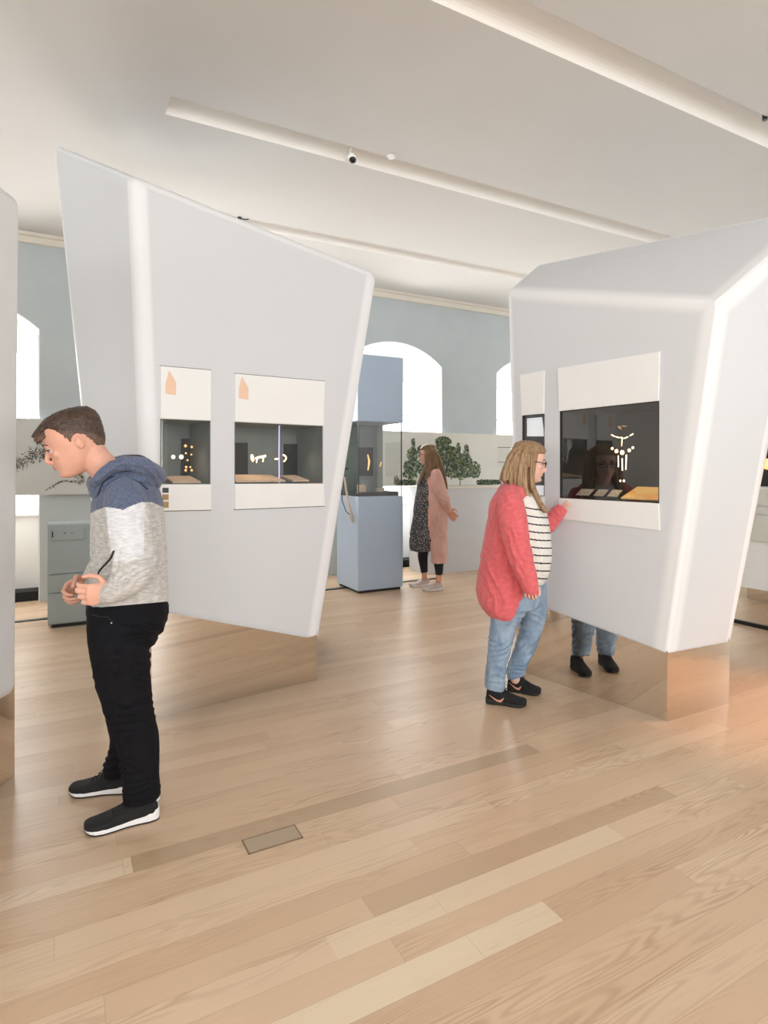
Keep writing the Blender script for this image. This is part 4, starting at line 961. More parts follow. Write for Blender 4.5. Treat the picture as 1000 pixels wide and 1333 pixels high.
# near hand resting on the hem, fingers forward and curled; far hand held out, half closed
near_w = P(147, 771, -.245)
body += hand_shells(near_w, P(127, 773.5, -.262) - near_w, UP + man.side * .25, .9, 1.05, curls=(.95, 1.05, 1.12, 1.2), thumb_curl=.3)
far_w = P(112, 757, .23)
body += hand_shells(far_w, P(96, 765, .20) - far_w, UP * .9 - man.r * .35 + man.side * .1, .9, 1.12, curls=(.85, 1.0, 1.05, 1.15), thumb_curl=.9, flip=-1)
me = union(body, .0033, 8, off); bodyo = link_mesh('body', me, M['skin_man'], t, True)
bodyo['label'] = 'bare skin of head, neck and hands'
M['hair_man'] = hair_mat('short_brown_hair', (56, 42, 34), (84, 64, 50), (26, 26, 26)); M['brow_man'] = mat('brown_brow', (112, 84, 66), .8, var=.2, vscale=200)
def man_hair(loc, dl):
    f, w, h = loc
    line = float(np.interp(f, [-112, -96, -70, -60, -50, -38, -20, -4, 3, 12, 18, 26, 36, 48, 62, 95], [-74, -72, -62, -50, -20, 8, 18, 14, -2, 0, 18, 40, 58, 70, 76, 80]))
    a = sm(line - 4, line + 4, h)
    t_ = 1.2 + 7 * sm(25, 75, h) + 3 * sm(20, 80, f) * sm(60, 100, h) + 5 * sm(-30, -85, f) * sm(-10, 50, h)
    t_ += noise.noise(Vector((f * .11, w * .14, h * .06))) * 3 * sm(40, 90, h)
    return -6 + a * (6 + t_)
hs = [hair_cap(hd, man_hair, None, None)]
random.seed(11)
for k in range(58):      # tufts combed towards the forehead
    w0 = random.uniform(-44, 44); f0 = random.uniform(-60, 50); h0 = 104 - (f0 / 15) ** 2 * .55 - (w0 / 12) ** 2 * 1.2; L_ = random.uniform(26, 40)
    f1 = f0 + L_; f2 = f0 + L_ * 1.6
    hh = lambda f_: 107 - max(0, abs(f_ + 8) - 20) ** 2 * .0058 - abs(w0) ** 2 * .0085
    hs.append(loft([hd.at(f0, w0, hh(f0) - 2), hd.at((f0 + f1) / 2, w0 * 1.02, hh((f0 + f1) / 2) + 7), hd.at(f1, w0 * .97, hh(f1) + 7), hd.at(min(f2, 108), w0 * .9, hh(min(f2, 100)) + 2)], [.004, .006, .005, .0012], [.006, .009, .007, .002], hd.f, 8))
for k in range(16):
    w0 = -42 + 84 * k / 15 + random.uniform(-2, 2); z_ = 1 - (w0 / 60) ** 2
    hs.append(loft([hd.at(52, w0, 88 * z_ + 4), hd.at(76, w0 * .98, 82 * z_ + 8), hd.at(95, w0 * .9, 71 * z_ + 8), hd.at(108 + random.uniform(-4, 4), w0 * .8, 60 * z_ + 10)], [.006, .008, .006, .0015], [.006, .008, .006, .002], hd.f, 8))
me = union(hs, .0028, 1, off)
displace(me, lambda co: nz(co, 160, 2) * .0016)
M['hair_clip'] = hair_mat('clipped_side_hair', (92, 72, 60), (118, 94, 78), (60, 60, 60))
h_o = link_mesh('hair', me, [M['hair_man'], M['hair_clip']], t, True)
n_ = len(me.polygons); c_ = np.empty(n_ * 3); me.polygons.foreach_get('center', c_); c_ = c_.reshape(-1, 3) + np.array(off); rel = c_ - np.array(hd.c)
hh_ = rel @ np.array(hd.up) / hd.k; ff_ = rel @ np.array(hd.f) / hd.kf
me.polygons.foreach_set('material_index', ((hh_ + 6 * np.sin(ff_ * .9) < np.interp(ff_, [-90, -60, 0, 60], [-30, 8, 36, 62]))).astype(int).tolist())
eyes(hd, bodyo, M['iris_blue'], M['brow_man'])
shell_obj('lips', [ellipsoid(hd.at(91.5, 0, -57), (hd.f * .0055, hd.sd * .019, hd.up * .0035), 14, 8), ellipsoid(hd.at(90.5, 0, -64.5), (hd.f * .0058, hd.sd * .017, hd.up * .0042), 14, 8)], mat('lips_man', (196, 122, 108), .45, var=.05), bodyo, True)

# trousers
M['trousers'] = mat('black_cotton', (15, 15, 20), .85, var=.12, vscale=20, bump=.3, bscale=180, spec=.2)
tr = [man.loft([(168, 768, 0, 47, .172), (168, 780, 0, 48, .176), (167, 788, 0, 50, .178), (167, 800, 0, 50, .185), (164, 815, 0, 46, .185), (160, 832, 0, 38, .175)], 4, dome=False),
      man.loft([(165, 800, -.085, 47, .10), (159.5, 822, -.11, 42, .10), (157.5, 842, -.135, 36, .098), (160, 880, NEAR, 32.5, .092), (166, 910, NEAR, 29.5, .088), (172, 940, NEAR, 27.5, .083), (179, 965, NEAR, 25.5, .080), (182, 995, NEAR, 23.5, .074), (183.5, 1016, NEAR, 22, .068), (184.5, 1030, NEAR, 22.5, .066), (185, 1040, NEAR, 21.5, .062)], 4, dome=False),
      man.loft([(160, 805, .085, 42, .10), (153, 850, .14, 32, .095), (155, 890, FAR, 27, .09), (158, 930, FAR, 21, .08), (160, 960, FAR, 17, .076), (158, 985, FAR, 19, .072), (154, 998, FAR, 19.5, .068), (154, 1007, FAR, 18, .064)], 4, dome=False)]
me = union(tr, .0045, 3, off)
displace(me, wrinkles(man, off, [(192, 832, 10, 14, 42, .007), (180, 850, 5, 16, 45, .006), (150, 890, 25, 20, 50, .004), (176, 925, 8, 14, 34, .006), (160, 935, 20, 13, 26, .005), (170, 960, 5, 16, 26, .003), (184, 1030, -5, 9, 24, .008), (184, 1012, 10, 13, 24, .004), (150, 996, 0, 9, 22, .009), (170, 812, 10, 18, 32, .003)], .0012, 12))
tro = link_mesh('trousers', me, M['trousers'], t, True); tro['label'] = 'black trousers'
shell_obj('pocket_rivet', [ellipsoid(P(145, 811, -.20), (UP * .003, man.side * .003, man.r * .002), 8, 6)], M['cornice'], tro, True)
shell_obj('pocket_seam', [tube([P(*q) for q in ((120, 800, -.165), (130, 803, -.185), (139, 803, -.19), (146, 809, -.193), (150, 818, -.19))], .0016, 6)], M['black'], tro, True)

# shoes
M['shoe_black'] = mat('black_mesh_trainer', (17, 17, 19), .8, var=.25, vscale=60, bump=.4, bscale=260)
shoe(t, man, px_floor(207, 1061), px_floor(109.5, 1085), .105, .108, (M['shoe_black'], M['sole_white'], M['rubber_black'], M['lace_black']), 'black trainer with thick white sole', .034, True)
shoe(t, man, px_floor(172, 1028), px_floor(91.5, 1033), .105, .104, (M['shoe_black'], M['sole_white'], M['rubber_black'], M['lace_black']), 'black trainer with thick white sole', .032, False)

# hooded top
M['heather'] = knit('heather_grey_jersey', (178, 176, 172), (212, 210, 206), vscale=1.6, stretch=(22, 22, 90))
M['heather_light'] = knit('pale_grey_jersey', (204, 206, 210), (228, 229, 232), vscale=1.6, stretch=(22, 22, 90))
M['navy'] = knit('navy_melange_jersey', (68, 80, 108), (106, 116, 140), vscale=2.2, stretch=(60, 60, 120))
M['navy_dark'] = mat('navy_lining', (34, 38, 56), .9, var=.1, vscale=40)
hs = [man.loft([(129, 638, 0, 9, .105), (140, 630, 0, 14, .122), (154, 620, 0, 17, .12)], 4), man.loft([(152, 612, 0, 19, .092), (160, 620, 0, 27, .115), (164, 634, 0, 37, .165), (166, 652, 0, 43, .195), (167, 680, 0, 45, .195), (168.5, 715, 0, 46.5, .185), (168.5, 745, 0, 47.5, .185), (168.5, 775, 0, 48.5, .19), (168, 788, 0, 49.5, .19), (168, 804, 0, 49.5, .19)], 4, dome=False),
      man.loft([(160, 640, -.13, 20, .075), (164, 656, -.185, 26, .082), (167, 680, -.225, 26.5, .078), (170, 705, -.25, 26, .076), (174, 725, -.265, 26, .075), (174, 741, -.275, 24.5, .074), (166, 754, -.275, 21, .066), (155, 764, -.268, 16.5, .056), (146, 770, -.26, 13.5, .048), (140, 773, -.25, 12, .042)], 5, dome=False),
      man.loft([(158, 645, .13, 22, .075), (156, 665, .18, 24, .08), (150, 695, .22, 23, .075), (145, 718, .245, 22, .072), (136, 735, .25, 20, .066), (126, 746, .245, 17, .056), (117, 754, .24, 13, .046), (112, 757, .235, 11, .040)], 5, dome=False)]
me = union(hs, .0042, 3, off)
displace(me, wrinkles(man, off, [(178, 722, -10, 8, 24, .0075), (184, 742, -35, 9, 22, .006), (160, 746, -48, 10, 24, .006), (150, 764, -60, 8, 15, .004), (146, 728, -62, 9, 20, .0055), (200, 735, -20, 12, 26, .0045), (204, 760, -15, 13, 25, .0035), (128, 738, -40, 9, 20, .006), (150, 690, 75, 14, 28, .0035), (190, 690, 80, 18, 28, .0025), (135, 700, 20, 12, 22, .0035), (165, 655, 10, 18, 26, .002)], .0016, 16))
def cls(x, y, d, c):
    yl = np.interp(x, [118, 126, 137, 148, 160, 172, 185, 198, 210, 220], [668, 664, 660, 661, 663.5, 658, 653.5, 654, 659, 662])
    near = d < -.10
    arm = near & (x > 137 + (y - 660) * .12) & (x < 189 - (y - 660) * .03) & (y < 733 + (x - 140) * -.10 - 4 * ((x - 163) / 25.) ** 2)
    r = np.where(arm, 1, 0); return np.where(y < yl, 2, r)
def cut_below(me, a, b, c, off):
    n_ = (b - a).cross(c - a).normalized()
    if n_.z < 0: n_ = -n_
    bm = bmesh.new(); bm.from_mesh(me)
    r = bmesh.ops.bisect_plane(bm, geom=bm.verts[:] + bm.edges[:] + bm.faces[:], plane_co=a - off, plane_no=n_, clear_inner=True)
    ed = [e for e in r['geom_cut'] if isinstance(e, bmesh.types.BMEdge)]
    bmesh.ops.holes_fill(bm, edges=ed, sides=0); bm.to_mesh(me); bm.free(); me.update()
cut_below(me, P(118, 791.5, 0), P(217, 783, 0), P(167, 787.5, -.19), off)
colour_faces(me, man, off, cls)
hood_bvh = BVHTree.FromPolygons([v_.co + off for v_ in me.vertices], [tuple(p_.vertices) for p_ in me.polygons])
def on_cloth(x, y, lift=.001):
    o_ = Vector((0, 0, EYE)); dr_ = (man.P(x, y, 0) - o_).normalized(); h_ = hood_bvh.ray_cast(o_, dr_)
    return (h_[0] - dr_ * lift) if h_[0] is not None else man.P(x, y, -.2)
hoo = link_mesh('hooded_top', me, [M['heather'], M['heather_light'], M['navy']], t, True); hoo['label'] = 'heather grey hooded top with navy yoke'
# hood lying on the back: rolled rim around the neck and a bag behind
rim = [(119, 630, 0, 6.5), (124, 628, -.085, 7.5), (136, 616, -.125, 8.5), (152, 606, -.14, 9.5), (170, 603, -.145, 11), (186, 607, -.13, 12.5), (199, 616, -.08, 13), (204, 620, 0, 13), (197, 610, .08, 11), (182, 600, .125, 9), (160, 598, .13, 8), (140, 606, .12, 8), (124, 621, .08, 7), (119, 630, 0, 6.5)]
S = spline(rim, 5)
hood = [loft([P(q[0], q[1], q[2]) for q in S], [q[3] * man.mm for q in S], [q[3] * man.mm * .85 for q in S], UP, 14, True)]
hood.append(man.loft([(150, 622, 0, 14, .125), (172, 622, 0, 15, .145), (190, 624, 0, 14, .135), (203, 628, 0, 9, .09)], 4))
hood.append(man.loft([(122, 630, 0, 8, .08), (124, 640, 0, 7, .085), (127, 650, 0, 5, .08)], 4))
me = union(hood, .004, 3, off)
displace(me, wrinkles(man, off, [(165, 605, 15, 11, 36, .004), (195, 618, 40, 12, 26, .006), (140, 615, -35, 10, 24, .004)], .0014, 16))
ho = link_mesh('hood', me, [M['navy'], M['navy_dark']], hoo, True)
v, f = man.loft([(158, 606, -.01, 8, .08), (172, 602, 0, 10, .085), (184, 603, 0, 10, .075), (193, 609, 0, 7, .05)], 4)
me = union([(v, f)], .004, 2, off); l_ = link_mesh('hood_lining', me, M['navy_dark'], hoo, True); l_['label'] = 'dark navy inside of the hood'
# zips, seams, cuffs and hem
def run(pts): return [on_cloth(q[0], q[1]) for q in spline(pts, 4)]
shell_obj('zip', [tube(run([(148, 718), (144, 727), (137, 735), (130, 743), (128.5, 749), (133, 753)]), .0048, 8)], M['black'], hoo, True)
shell_obj('seam_piping', [tube(run([(144, 752), (149, 756), (157, 755), (166, 748), (171, 739)]), .0030, 8)], M['heather_light'], hoo, True)  # highlight on a sleeve fold, built as a pale raised line
shell_obj('hood_seam', [tube(run([(127, 646), (134, 629), (146, 621), (162, 619), (178, 625), (192, 637)]), .0028, 6)], M['navy_dark'], hoo, True)
for pts, r in ((((141, 772, -.25), (137, 774, -.247)), .041), (((114, 756, .236), (110, 758.5, .232)), .036)):
    shell_obj('cuff', [loft([P(*pts[0]), P(*pts[1])], [r, r * .9], [r, r * .92], man.r, 20, True)], M['heather'], hoo, True)

# ================================================================== long hair
def locks(head, fig, parent, paths, mats, voxel, off, name='hair', cap=None, seed=1, per=10, jit=2.0, w=(2.2, 3.2), thick=.010):
    random.seed(seed); sh = [cap] if cap else []
    for path in paths:
        for k in range(per):
            jx, jy = random.gauss(0, jit), random.gauss(0, jit * .3); jd = random.gauss(0, .012); pts = []; n_ = len(path)
            for i, (x, y, d) in enumerate(path):
                g = .35 + .65 * i / (n_ - 1); pts.append((x + jx * g + random.gauss(0, .35), y + jy * g, d + jd))
            S = spline(pts, 4); W_ = random.uniform(*w) * fig.mm; m_ = len(S)
            pr = [W_ * (1 - .75 * (i / (m_ - 1)) ** 3) * min(1, .3 + i / (m_ * .3)) for i in range(m_)]
            sh.append(loft([fig.P(*q) for q in S], pr, [min(thick, q * 1.2) for q in pr], fig.r, 8))
    me = union(sh, voxel, 2, off); displace(me, lambda co: nz(co, 90, 3, (1, 1, .12)) * .003)
    return link_mesh(name, me, mats, parent, True)

# ================================================================== the woman in the coral cardigan
red = Fig(672, 3.84); t = thing('person', 'person with long fair hair in a coral cardigan and jeans, touching the display sill', 'person', red.P(665, 912, 0).xy.to_3d())
off = ROOT[t.name]; P = red.P
hd = Head(red, 688.5, 601.5, .985, .17, 1.06, 1.04)
M['skin_red'] = skin_mat('skin_fair', (234, 190, 172))
N2, F2 = -.085, .13
body = [hd.skull()] + hd.features(.9)
body.append(red.loft([(686, 618, 0, 12, .058), (680, 632, 0, 12.5, .06), (675, 646, 0, 15, .075)], 4))
body.append(red.loft([(671, 642, 0, 18, .13), (669, 660, 0, 28, .175), (672, 690, 0, 33, .175), (672, 720, 0, 34, .175), (670, 750, 0, 32, .17), (669, 768, 0, 28, .16)], 4))
body.append(red.loft([(667, 655, -.17, 11, .05), (671, 690, -.225, 10.5, .048), (677, 720, -.245, 9.5, .045), (684, 742, -.25, 8, .036), (688, 757, -.25, 6, .027)], 4))
body.append(red.loft([(672, 655, .17, 11, .05), (690, 680, .23, 10, .048), (704, 690, .26, 9.5, .044), (716, 682, .28, 8.5, .036), (727, 669, .295, 6.5, .028), (731, 663, .30, 5.5, .026)], 4))
body.append(red.loft([(664, 775, -.09, 17, .08), (656, 812, N2, 12, .07), (650, 845, N2, 10, .06), (648, 870, N2, 9, .045), (645, 892, N2, 6.5, .028), (645, 900, N2, 6.5, .028)], 4))
body.append(red.loft([(686, 775, .09, 16, .08), (692, 808, F2, 12, .07), (685, 835, F2, 10, .06), (675, 856, F2, 9, .045), (671, 876, F2, 6.5, .028), (671, 885, F2, 6.5, .028)], 4))
nw = P(688, 757, -.25); body += hand_shells(nw, P(691.5, 777, -.24) - nw, red.side + UP * .1, .5, .88, curls=(1.1, 1.15, 1.2, 1.25), thumb_curl=.6)
fw = P(731, 663, .30); body += hand_shells(fw, P(737, 653, .315) - fw, -red.r + red.side * .2, .5, .85, curls=(.8, .9, .95, 1.0), thumb_curl=.6)
me = union(body, .004, 3, off); bodyo = link_mesh('body', me, M['skin_red'], t, True); bodyo['label'] = 'bare skin of face and hands'
eyes(hd, bodyo, M['iris_blue'], M['brow_man'])
shell_obj('lips', [ellipsoid(hd.at(91, 0, -57), (hd.f * .005, hd.sd * .018, hd.up * .0035), 14, 8), ellipsoid(hd.at(90, 0, -64.5), (hd.f * .0055, hd.sd * .016, hd.up * .004), 14, 8)], mat('lips_fair', (206, 128, 118), .45, var=.05), bodyo, True)
M['hair_fair'] = hair_mat('fair_brown_hair', (126, 98, 72), (182, 150, 112), (70, 70, 2.5))
def long_cap(loc, dl):
    f, w, h = loc
    face = sm(34, 50, f) * (1 - sm(58 - .15 * abs(w), 74 - .1 * abs(w), h)) 
    t_ = 13 + 4 * sm(-20, -80, f) + noise.noise(Vector((f * .05, w * .09, h * .02))) * 3
    low = sm(-118, -70, h)
    return -7 + (t_ + 7) * (1 - face) * (.3 + .7 * low)
cap = hair_cap(hd, long_cap, None, None)
paths = []
for d in (-.085, -.07, .07, .085):
    paths += [[(684, 579, d * .4), (673, 588, d), (665, 602, d * 1.05), (660, 618, d * 1.05), (657, 628, d)],
              [(683, 579, d * .4), (674, 592, d * 1.05), (669, 608, d * 1.1), (665, 624, d * 1.15), (666, 634, d * 1.15)],
              [(686, 578, d * .4), (681, 592, d * 1.1), (677, 610, d * 1.15), (675, 628, d * 1.2), (677, 642, d * 1.25)],
              [(688, 578, d * .4), (687, 592, d * 1.1), (684, 612, d * 1.2), (684, 632, d * 1.3), (690, 650, d * 1.4), (701, 664, d * 1.45)],
              [(691, 578, d * .4), (693, 590, d * 1.05), (692, 612, d * 1.15), (693, 632, d * 1.3), (700, 650, d * 1.45), (711, 668, d * 1.5)]]
for d in (-.06, -.04, -.015, .015, .04, .06): paths.append([(686, 579, d * .6), (675, 582.5, d), (666, 592, d * 1.2), (660, 606, d * 1.3), (656, 618, d * 1.5), (654, 626, d * 1.6)])
locks(hd, red, t, paths, M['hair_fair'], .0042, off, cap=cap, per=7, jit=2.0, w=(1.6, 2.6), seed=5)
# glasses
g = thing('glasses', 'black-framed glasses worn by the woman in the coral cardigan', 'glasses', hd.at(95, 0, 4)); goff = ROOT[g.name]
M['frame_black'] = mat('black_acetate', (28, 26, 28), .25, var=.1)
for w in (-1, 1):
    pts = [hd.at(101 - .10 * abs(x_), w * (31) + x_, 0 + z_) for x_, z_ in [(23 * math.cos(a), 17 * math.sin(a)) for a in np.linspace(0, 2 * math.pi, 17)]]
    shell_obj('lens_rim', [tube(pts, .0020, 6, False)], M['frame_black'], g, True)
    shell_obj('temple_arm', [tube([hd.at(99, w * 54, 6), hd.at(90, w * 66, 8), hd.at(50, w * 80, 8), hd.at(5, w * 82, 6)], .0024, 6)], M['frame_black'], g, True)
    c = [hd.at(100.5, w * 31 + 22 * math.cos(a), 16 * math.sin(a)) for a in np.linspace(0, 2 * math.pi, 17)[:-1]]
    shell_obj('lens', [slab(c, hd.f * .001)], M['glass_clear'], g)
shell_obj('bridge', [tube([hd.at(100, -9, 3), hd.at(104, 0, 6), hd.at(100, 9, 3)], .0018, 6)], M['frame_black'], g, True)
# jeans
M['jeans'] = mat('light_blue_denim', (122, 146, 172), .85, rgb2=(160, 180, 200), vscale=16, bump=.35, bscale=240, stretch=(1, 1, .5))
je = [red.loft([(671, 740, 0, 34, .185), (670, 765, 0, 36, .195), (669, 780, 0, 35, .195), (669, 788, 0, 33, .185)], 4, dome=False),
      red.loft([(668, 770, -.085, 31, .105), (661, 792, -.095, 23, .10), (656, 812, N2, 17.5, .092), (652, 832, N2, 15.5, .086), (649, 852, N2, 14, .080), (645.5, 875, N2, 13, .072), (644.5, 889, N2, 13, .066), (643.5, 896, N2, 12.5, .062)], 4, dome=False),
      red.loft([(686, 762, .085, 26, .105), (692, 782, .10, 20.5, .10), (694, 802, F2, 17.5, .095), (689.5, 826, F2, 14.5, .085), (681.5, 848, F2, 13, .076), (674.5, 865, F2, 12.5, .068), (671, 876, F2, 12.5, .064), (671.5, 880, F2, 12, .062)], 4, dome=False)]
me = union(je, .005, 3, off)
displace(me, wrinkles(red, off, [(655, 850, -20, 10, 24, .006), (648, 880, 10, 8, 16, .007), (690, 812, 15, 9, 22, .006), (680, 845, -25, 9, 22, .006), (672, 870, 10, 7, 14, .007), (648, 825, 20, 12, 20, .005)], .002, 14, 4))
link_mesh('jeans', me, M['jeans'], t, True)
# striped shirt: cross stripes are different yarn, chosen by height along the cloth
M['shirt_white'] = mat('white_jersey', (232, 230, 224), .85, var=.03, vscale=30, bump=.2, bscale=220); M['stripe'] = mat('black_stripe_jersey', (38, 38, 44), .85, var=.1)
sh_ = [red.loft([(676, 636, 0, 15, .10), (678, 650, 0, 25, .165), (682, 672, 0, 29.5, .18), (683, 690, 0, 32, .185), (683, 715, 0, 34.5, .19), (682, 735, 0, 34, .19), (680, 748, 0, 31, .185), (679, 753, 0, 28, .175)], 6, dome=False)]
me = union(sh_, .0036, 3, off)
displace(me, wrinkles(red, off, [(710, 735, 60, 10, 24, .004), (700, 700, 70, 14, 26, .003)], .001, 12, 2))
def stripes(x, y, d, c):
    ph = ((y + (x - 700) * -.10 + 4 * np.exp(-((x - 716) / 9.) ** 2) * 0 - 660.5 - 2.0 * np.cos((x - 700) / 14.)) % 9.95); return np.where((ph < 1.75) & (y > 654), 1, 0)
colour_faces(me, red, off, stripes); link_mesh('striped_shirt', me, [M['shirt_white'], M['stripe']], t, True)
# cardigan (open front: shell around the back and sides)
M['coral'] = knit('coral_knit', (216, 96, 102), (228, 110, 114), vscale=1.8, stretch=(20, 20, 26))
def open_shell(fig, secs, gap, th, m=5, n=40):
    """secs: x, y, d, half width px, half depth m, front cut px (x beyond which the cloth is open), front is +x or -x by sign of gap"""
    S = spline(secs, m); rows = []
    for q in S:
        ctr = fig.P(q[0], q[1], q[2]); a = q[3] * fig.mm; b = q[4]; cut = min(.98, max(-.2, (q[5] - q[0]) * gap / q[3])); a0 = math.acos(cut); r = []
        for rad in (0, -th):
            for k in range(n + 1):
                an = a0 + (2 * math.pi - 2 * a0) * k / n; r.append(ctr + fig.side * gap * (a + rad) * math.cos(an) + fig.r * (b + rad) * math.sin(an))
        rows.append(r)
    w = 2 * (n + 1); v = [p for r in rows for p in r]; f = []
    for i in range(len(rows) - 1):
        for k in range(n):
            f.append((i * w + k, i * w + k + 1, (i + 1) * w + k + 1, (i + 1) * w + k)); o_ = n + 1
            f.append((i * w + o_ + k, (i + 1) * w + o_ + k, (i + 1) * w + o_ + k + 1, i * w + o_ + k + 1))
        for k in (0, n): f.append((i * w + k, (i + 1) * w + k, (i + 1) * w + n + 1 + k, i * w + n + 1 + k))
    for i in (0, len(rows) - 1):
        for k in range(n): f.append((i * w + k, i * w + n + 1 + k, i * w + n + 2 + k, i * w + k + 1))
    return (v, f)
cg = [open_shell(red, [(675, 625.5, 0, 13, .080, 684), (672.5, 631, 0, 20, .12, 686), (671, 638, 0, 23.5, .155, 688), (668, 655, 0, 30, .19, 691), (668, 675, 0, 33, .20, 692.5), (667.5, 700, 0, 37, .205, 692), (665, 725, 0, 39, .21, 691), (662.5, 745, 0, 39.5, .215, 691), (659, 765, 0, 39, .22, 688), (656, 783, 0, 33, .225, 684), (657, 797, 0, 24, .20, 679), (662, 804, 0, 15, .15, 674)], 1, .013),
      red.loft([(663, 642, -.13, 12, .07), (665, 655, -.19, 16, .078), (668, 675, -.225, 17, .075), (672, 700, -.25, 16.5, .072), (678, 725, -.262, 15, .066), (685, 748, -.268, 12.5, .056), (690, 762, -.268, 10.5, .048), (692, 770, -.262, 9, .042), (692.5, 774, -.26, 8, .038)], 5, dome=False),
      red.loft([(668, 645, .14, 14, .07), (682, 668, .20, 15, .075), (697, 684, .24, 14.5, .068), (710, 684, .27, 13, .06), (721, 674, .285, 11, .05), (729, 665, .295, 9.5, .043), (732.5, 660.5, .30, 8.5, .038)], 5, dome=False)]
me = union(cg, .005, 2, off)
displace(me, wrinkles(red, off, [(672, 705, 65, 9, 24, .006), (682, 735, 60, 9, 22, .005), (645, 740, 80, 16, 40, .009), (655, 775, 85, 13, 30, .008), (635, 760, 82, 12, 26, .007), (722, 672, 50, 7, 14, .007), (654, 665, 75, 12, 24, .004), (686, 700, 85, 9, 30, .004)], .002, 12, 7))
co_ = link_mesh('cardigan', me, M['coral'], t, True); co_['label'] = 'long open coral cardigan'
M['copper'] = mat('rose_copper_print', (236, 176, 150), .35, metal=.3, var=.05)
for a, b, wd in (((632.5, 914), (685.5, 920), .092), ((661, 898), (704, 905), .090)):
    shoe(t, red, px_floor(*a), px_floor(*b), .118, wd, (M['shoe_black'], M['rubber_black'], None, M['lace_black']), None, .026, False, M['copper'])

# ================================================================== the woman in the long pink coat
pk = Fig(562, 7.18); t = thing('person', 'person with very long hair in a dusty pink coat and patterned dress, hands behind back', 'person', pk.P(558, 766, 0).xy.to_3d())
off = ROOT[t.name]; P = pk.P
hd = Head(pk, 557.3, 592.0, -.99, .08, 1.0, .98)
M['skin_pink'] = skin_mat('skin_rosy', (218, 160, 138))
body = [hd.skull()] + hd.features(.9)
N3, F3 = -.09, .09
body.append(pk.loft([(558, 600, 0, 6, .055), (560, 608, 0, 6, .055), (561, 614, 0, 7, .07)], 4))
body.append(pk.loft([(562, 612, 0, 9, .12), (562, 625, 0, 13, .16), (560, 645, 0, 14.5, .16), (559, 665, 0, 16, .165), (559, 685, 0, 17, .17), (558, 700, 0, 15, .16)], 4))
body.append(pk.loft([(568, 620, -.17, 6, .05), (573, 636, -.19, 5.5, .045), (578, 650, -.16, 5, .042), (582, 660, -.08, 4, .034), (584, 666, -.03, 3.2, .026)], 4))
body.append(pk.loft([(567, 620, .17, 6, .05), (572, 636, .19, 5.5, .045), (577, 650, .16, 5, .042), (582, 660, .08, 4, .034), (585, 664, .03, 3.2, .026)], 4))
body.append(pk.loft([(564, 695, N3, 10, .09), (569, 720, N3, 7.5, .07), (571, 738, N3, 5, .045), (571.5, 750, N3, 3.6, .030), (571, 756, N3, 3.6, .030)], 4))
body.append(pk.loft([(554, 695, F3, 9, .09), (550, 718, F3, 7, .07), (551, 733, F3, 5, .045), (552.5, 747, F3, 3.6, .030), (552.5, 753, F3, 3.6, .030)], 4))
nw = P(584, 665, -.03); body += hand_shells(nw, P(590, 675, .0) - nw, -pk.r * .2 + UP * .6 + pk.side * .6, .3, .85, spread=1.5)
fw = P(585, 663, .03); body += hand_shells(fw, P(589, 668, .03) - fw, pk.r * .2 + UP * .6 + pk.side * .6, .35, .85, spread=1.5)
me = union(body, .0055, 2, off); bodyo = link_mesh('body', me, M['skin_pink'], t, True)
eyes(hd, bodyo, M['iris_brown'], M['brow_man'])
M['hair_brown'] = hair_mat('long_brown_hair', (84, 62, 44), (142, 110, 74), (50, 50, 2))
cap = hair_cap(hd, long_cap, None, None); paths = []
for d in (-.085, .085):
    paths += [[(560, 583, d * .4), (566, 588, d), (571, 598, d), (576, 612, d * 1.1), (580, 626, d * 1.1), (581, 636, d)],
              [(558, 583, d * .4), (562, 590, d * 1.1), (565, 602, d * 1.2), (565, 614, d * 1.5), (566, 622, d * 1.7)],
              [(556, 583, d * .4), (556, 592, d * 1.1), (558, 606, d * 1.2), (558, 622, d * 1.5), (558, 640, d * 1.6)],
              [(555, 583, d * .4), (554.5, 592, d * 1.05), (555, 606, d * 1.1), (550, 620, d * 1.2), (546, 632, d * 1.2)],
              [(555, 583, d * .4), (556, 594, d * 1.1), (557, 608, d * 1.2), (554, 625, d * 1.4), (553, 640, d * 1.5)]]
for d in (-.065, -.045, -.025, 0, .025, .045, .065): paths.append([(562, 583, d * .6), (569, 590, d), (573, 602, d * 1.3), (577, 616, d * 1.4), (580, 630, d * 1.4), (580.5, 637, d * 1.4)])
for d in (-.10, .10): paths += [[(559, 583, d * .5), (566, 590, d * .9), (569, 604, d * 1.05), (573, 618, d * 1.2), (576, 630, d * 1.2)], [(557, 583, d * .5), (560, 592, d * .95), (561, 606, d * 1.1), (562, 622, d * 1.3), (563, 634, d * 1.4)]]
locks(hd, pk, t, paths, M['hair_brown'], .0065, off, cap=cap, per=6, jit=1.0, w=(1.0, 1.7), seed=8, thick=.016)
g = thing('glasses', 'glasses worn by the woman in the long dusty pink coat', 'glasses', hd.at(95, 0, 4))
M['frame_pink'] = mat('pink_brown_acetate', (150, 84, 80), .3, var=.1)
for w in (-1, 1):
    pts = [hd.at(101, w * 31 + 23 * math.cos(a), 18 * math.sin(a)) for a in np.linspace(0, 2 * math.pi, 17)]
    shell_obj('lens_rim', [tube(pts, .0028, 6, False)], M['frame_pink'], g, True)
    shell_obj('temple_arm', [tube([hd.at(99, w * 54, 6), hd.at(90, w * 66, 8), hd.at(40, w * 80, 8)], .003, 6)], M['frame_pink'], g, True)
    shell_obj('lens', [slab([hd.at(100.5, w * 31 + 22 * math.cos(a), 17 * math.sin(a)) for a in np.linspace(0, 2 * math.pi, 17)[:-1]], hd.f * .001)], M['glass_clear'], g)
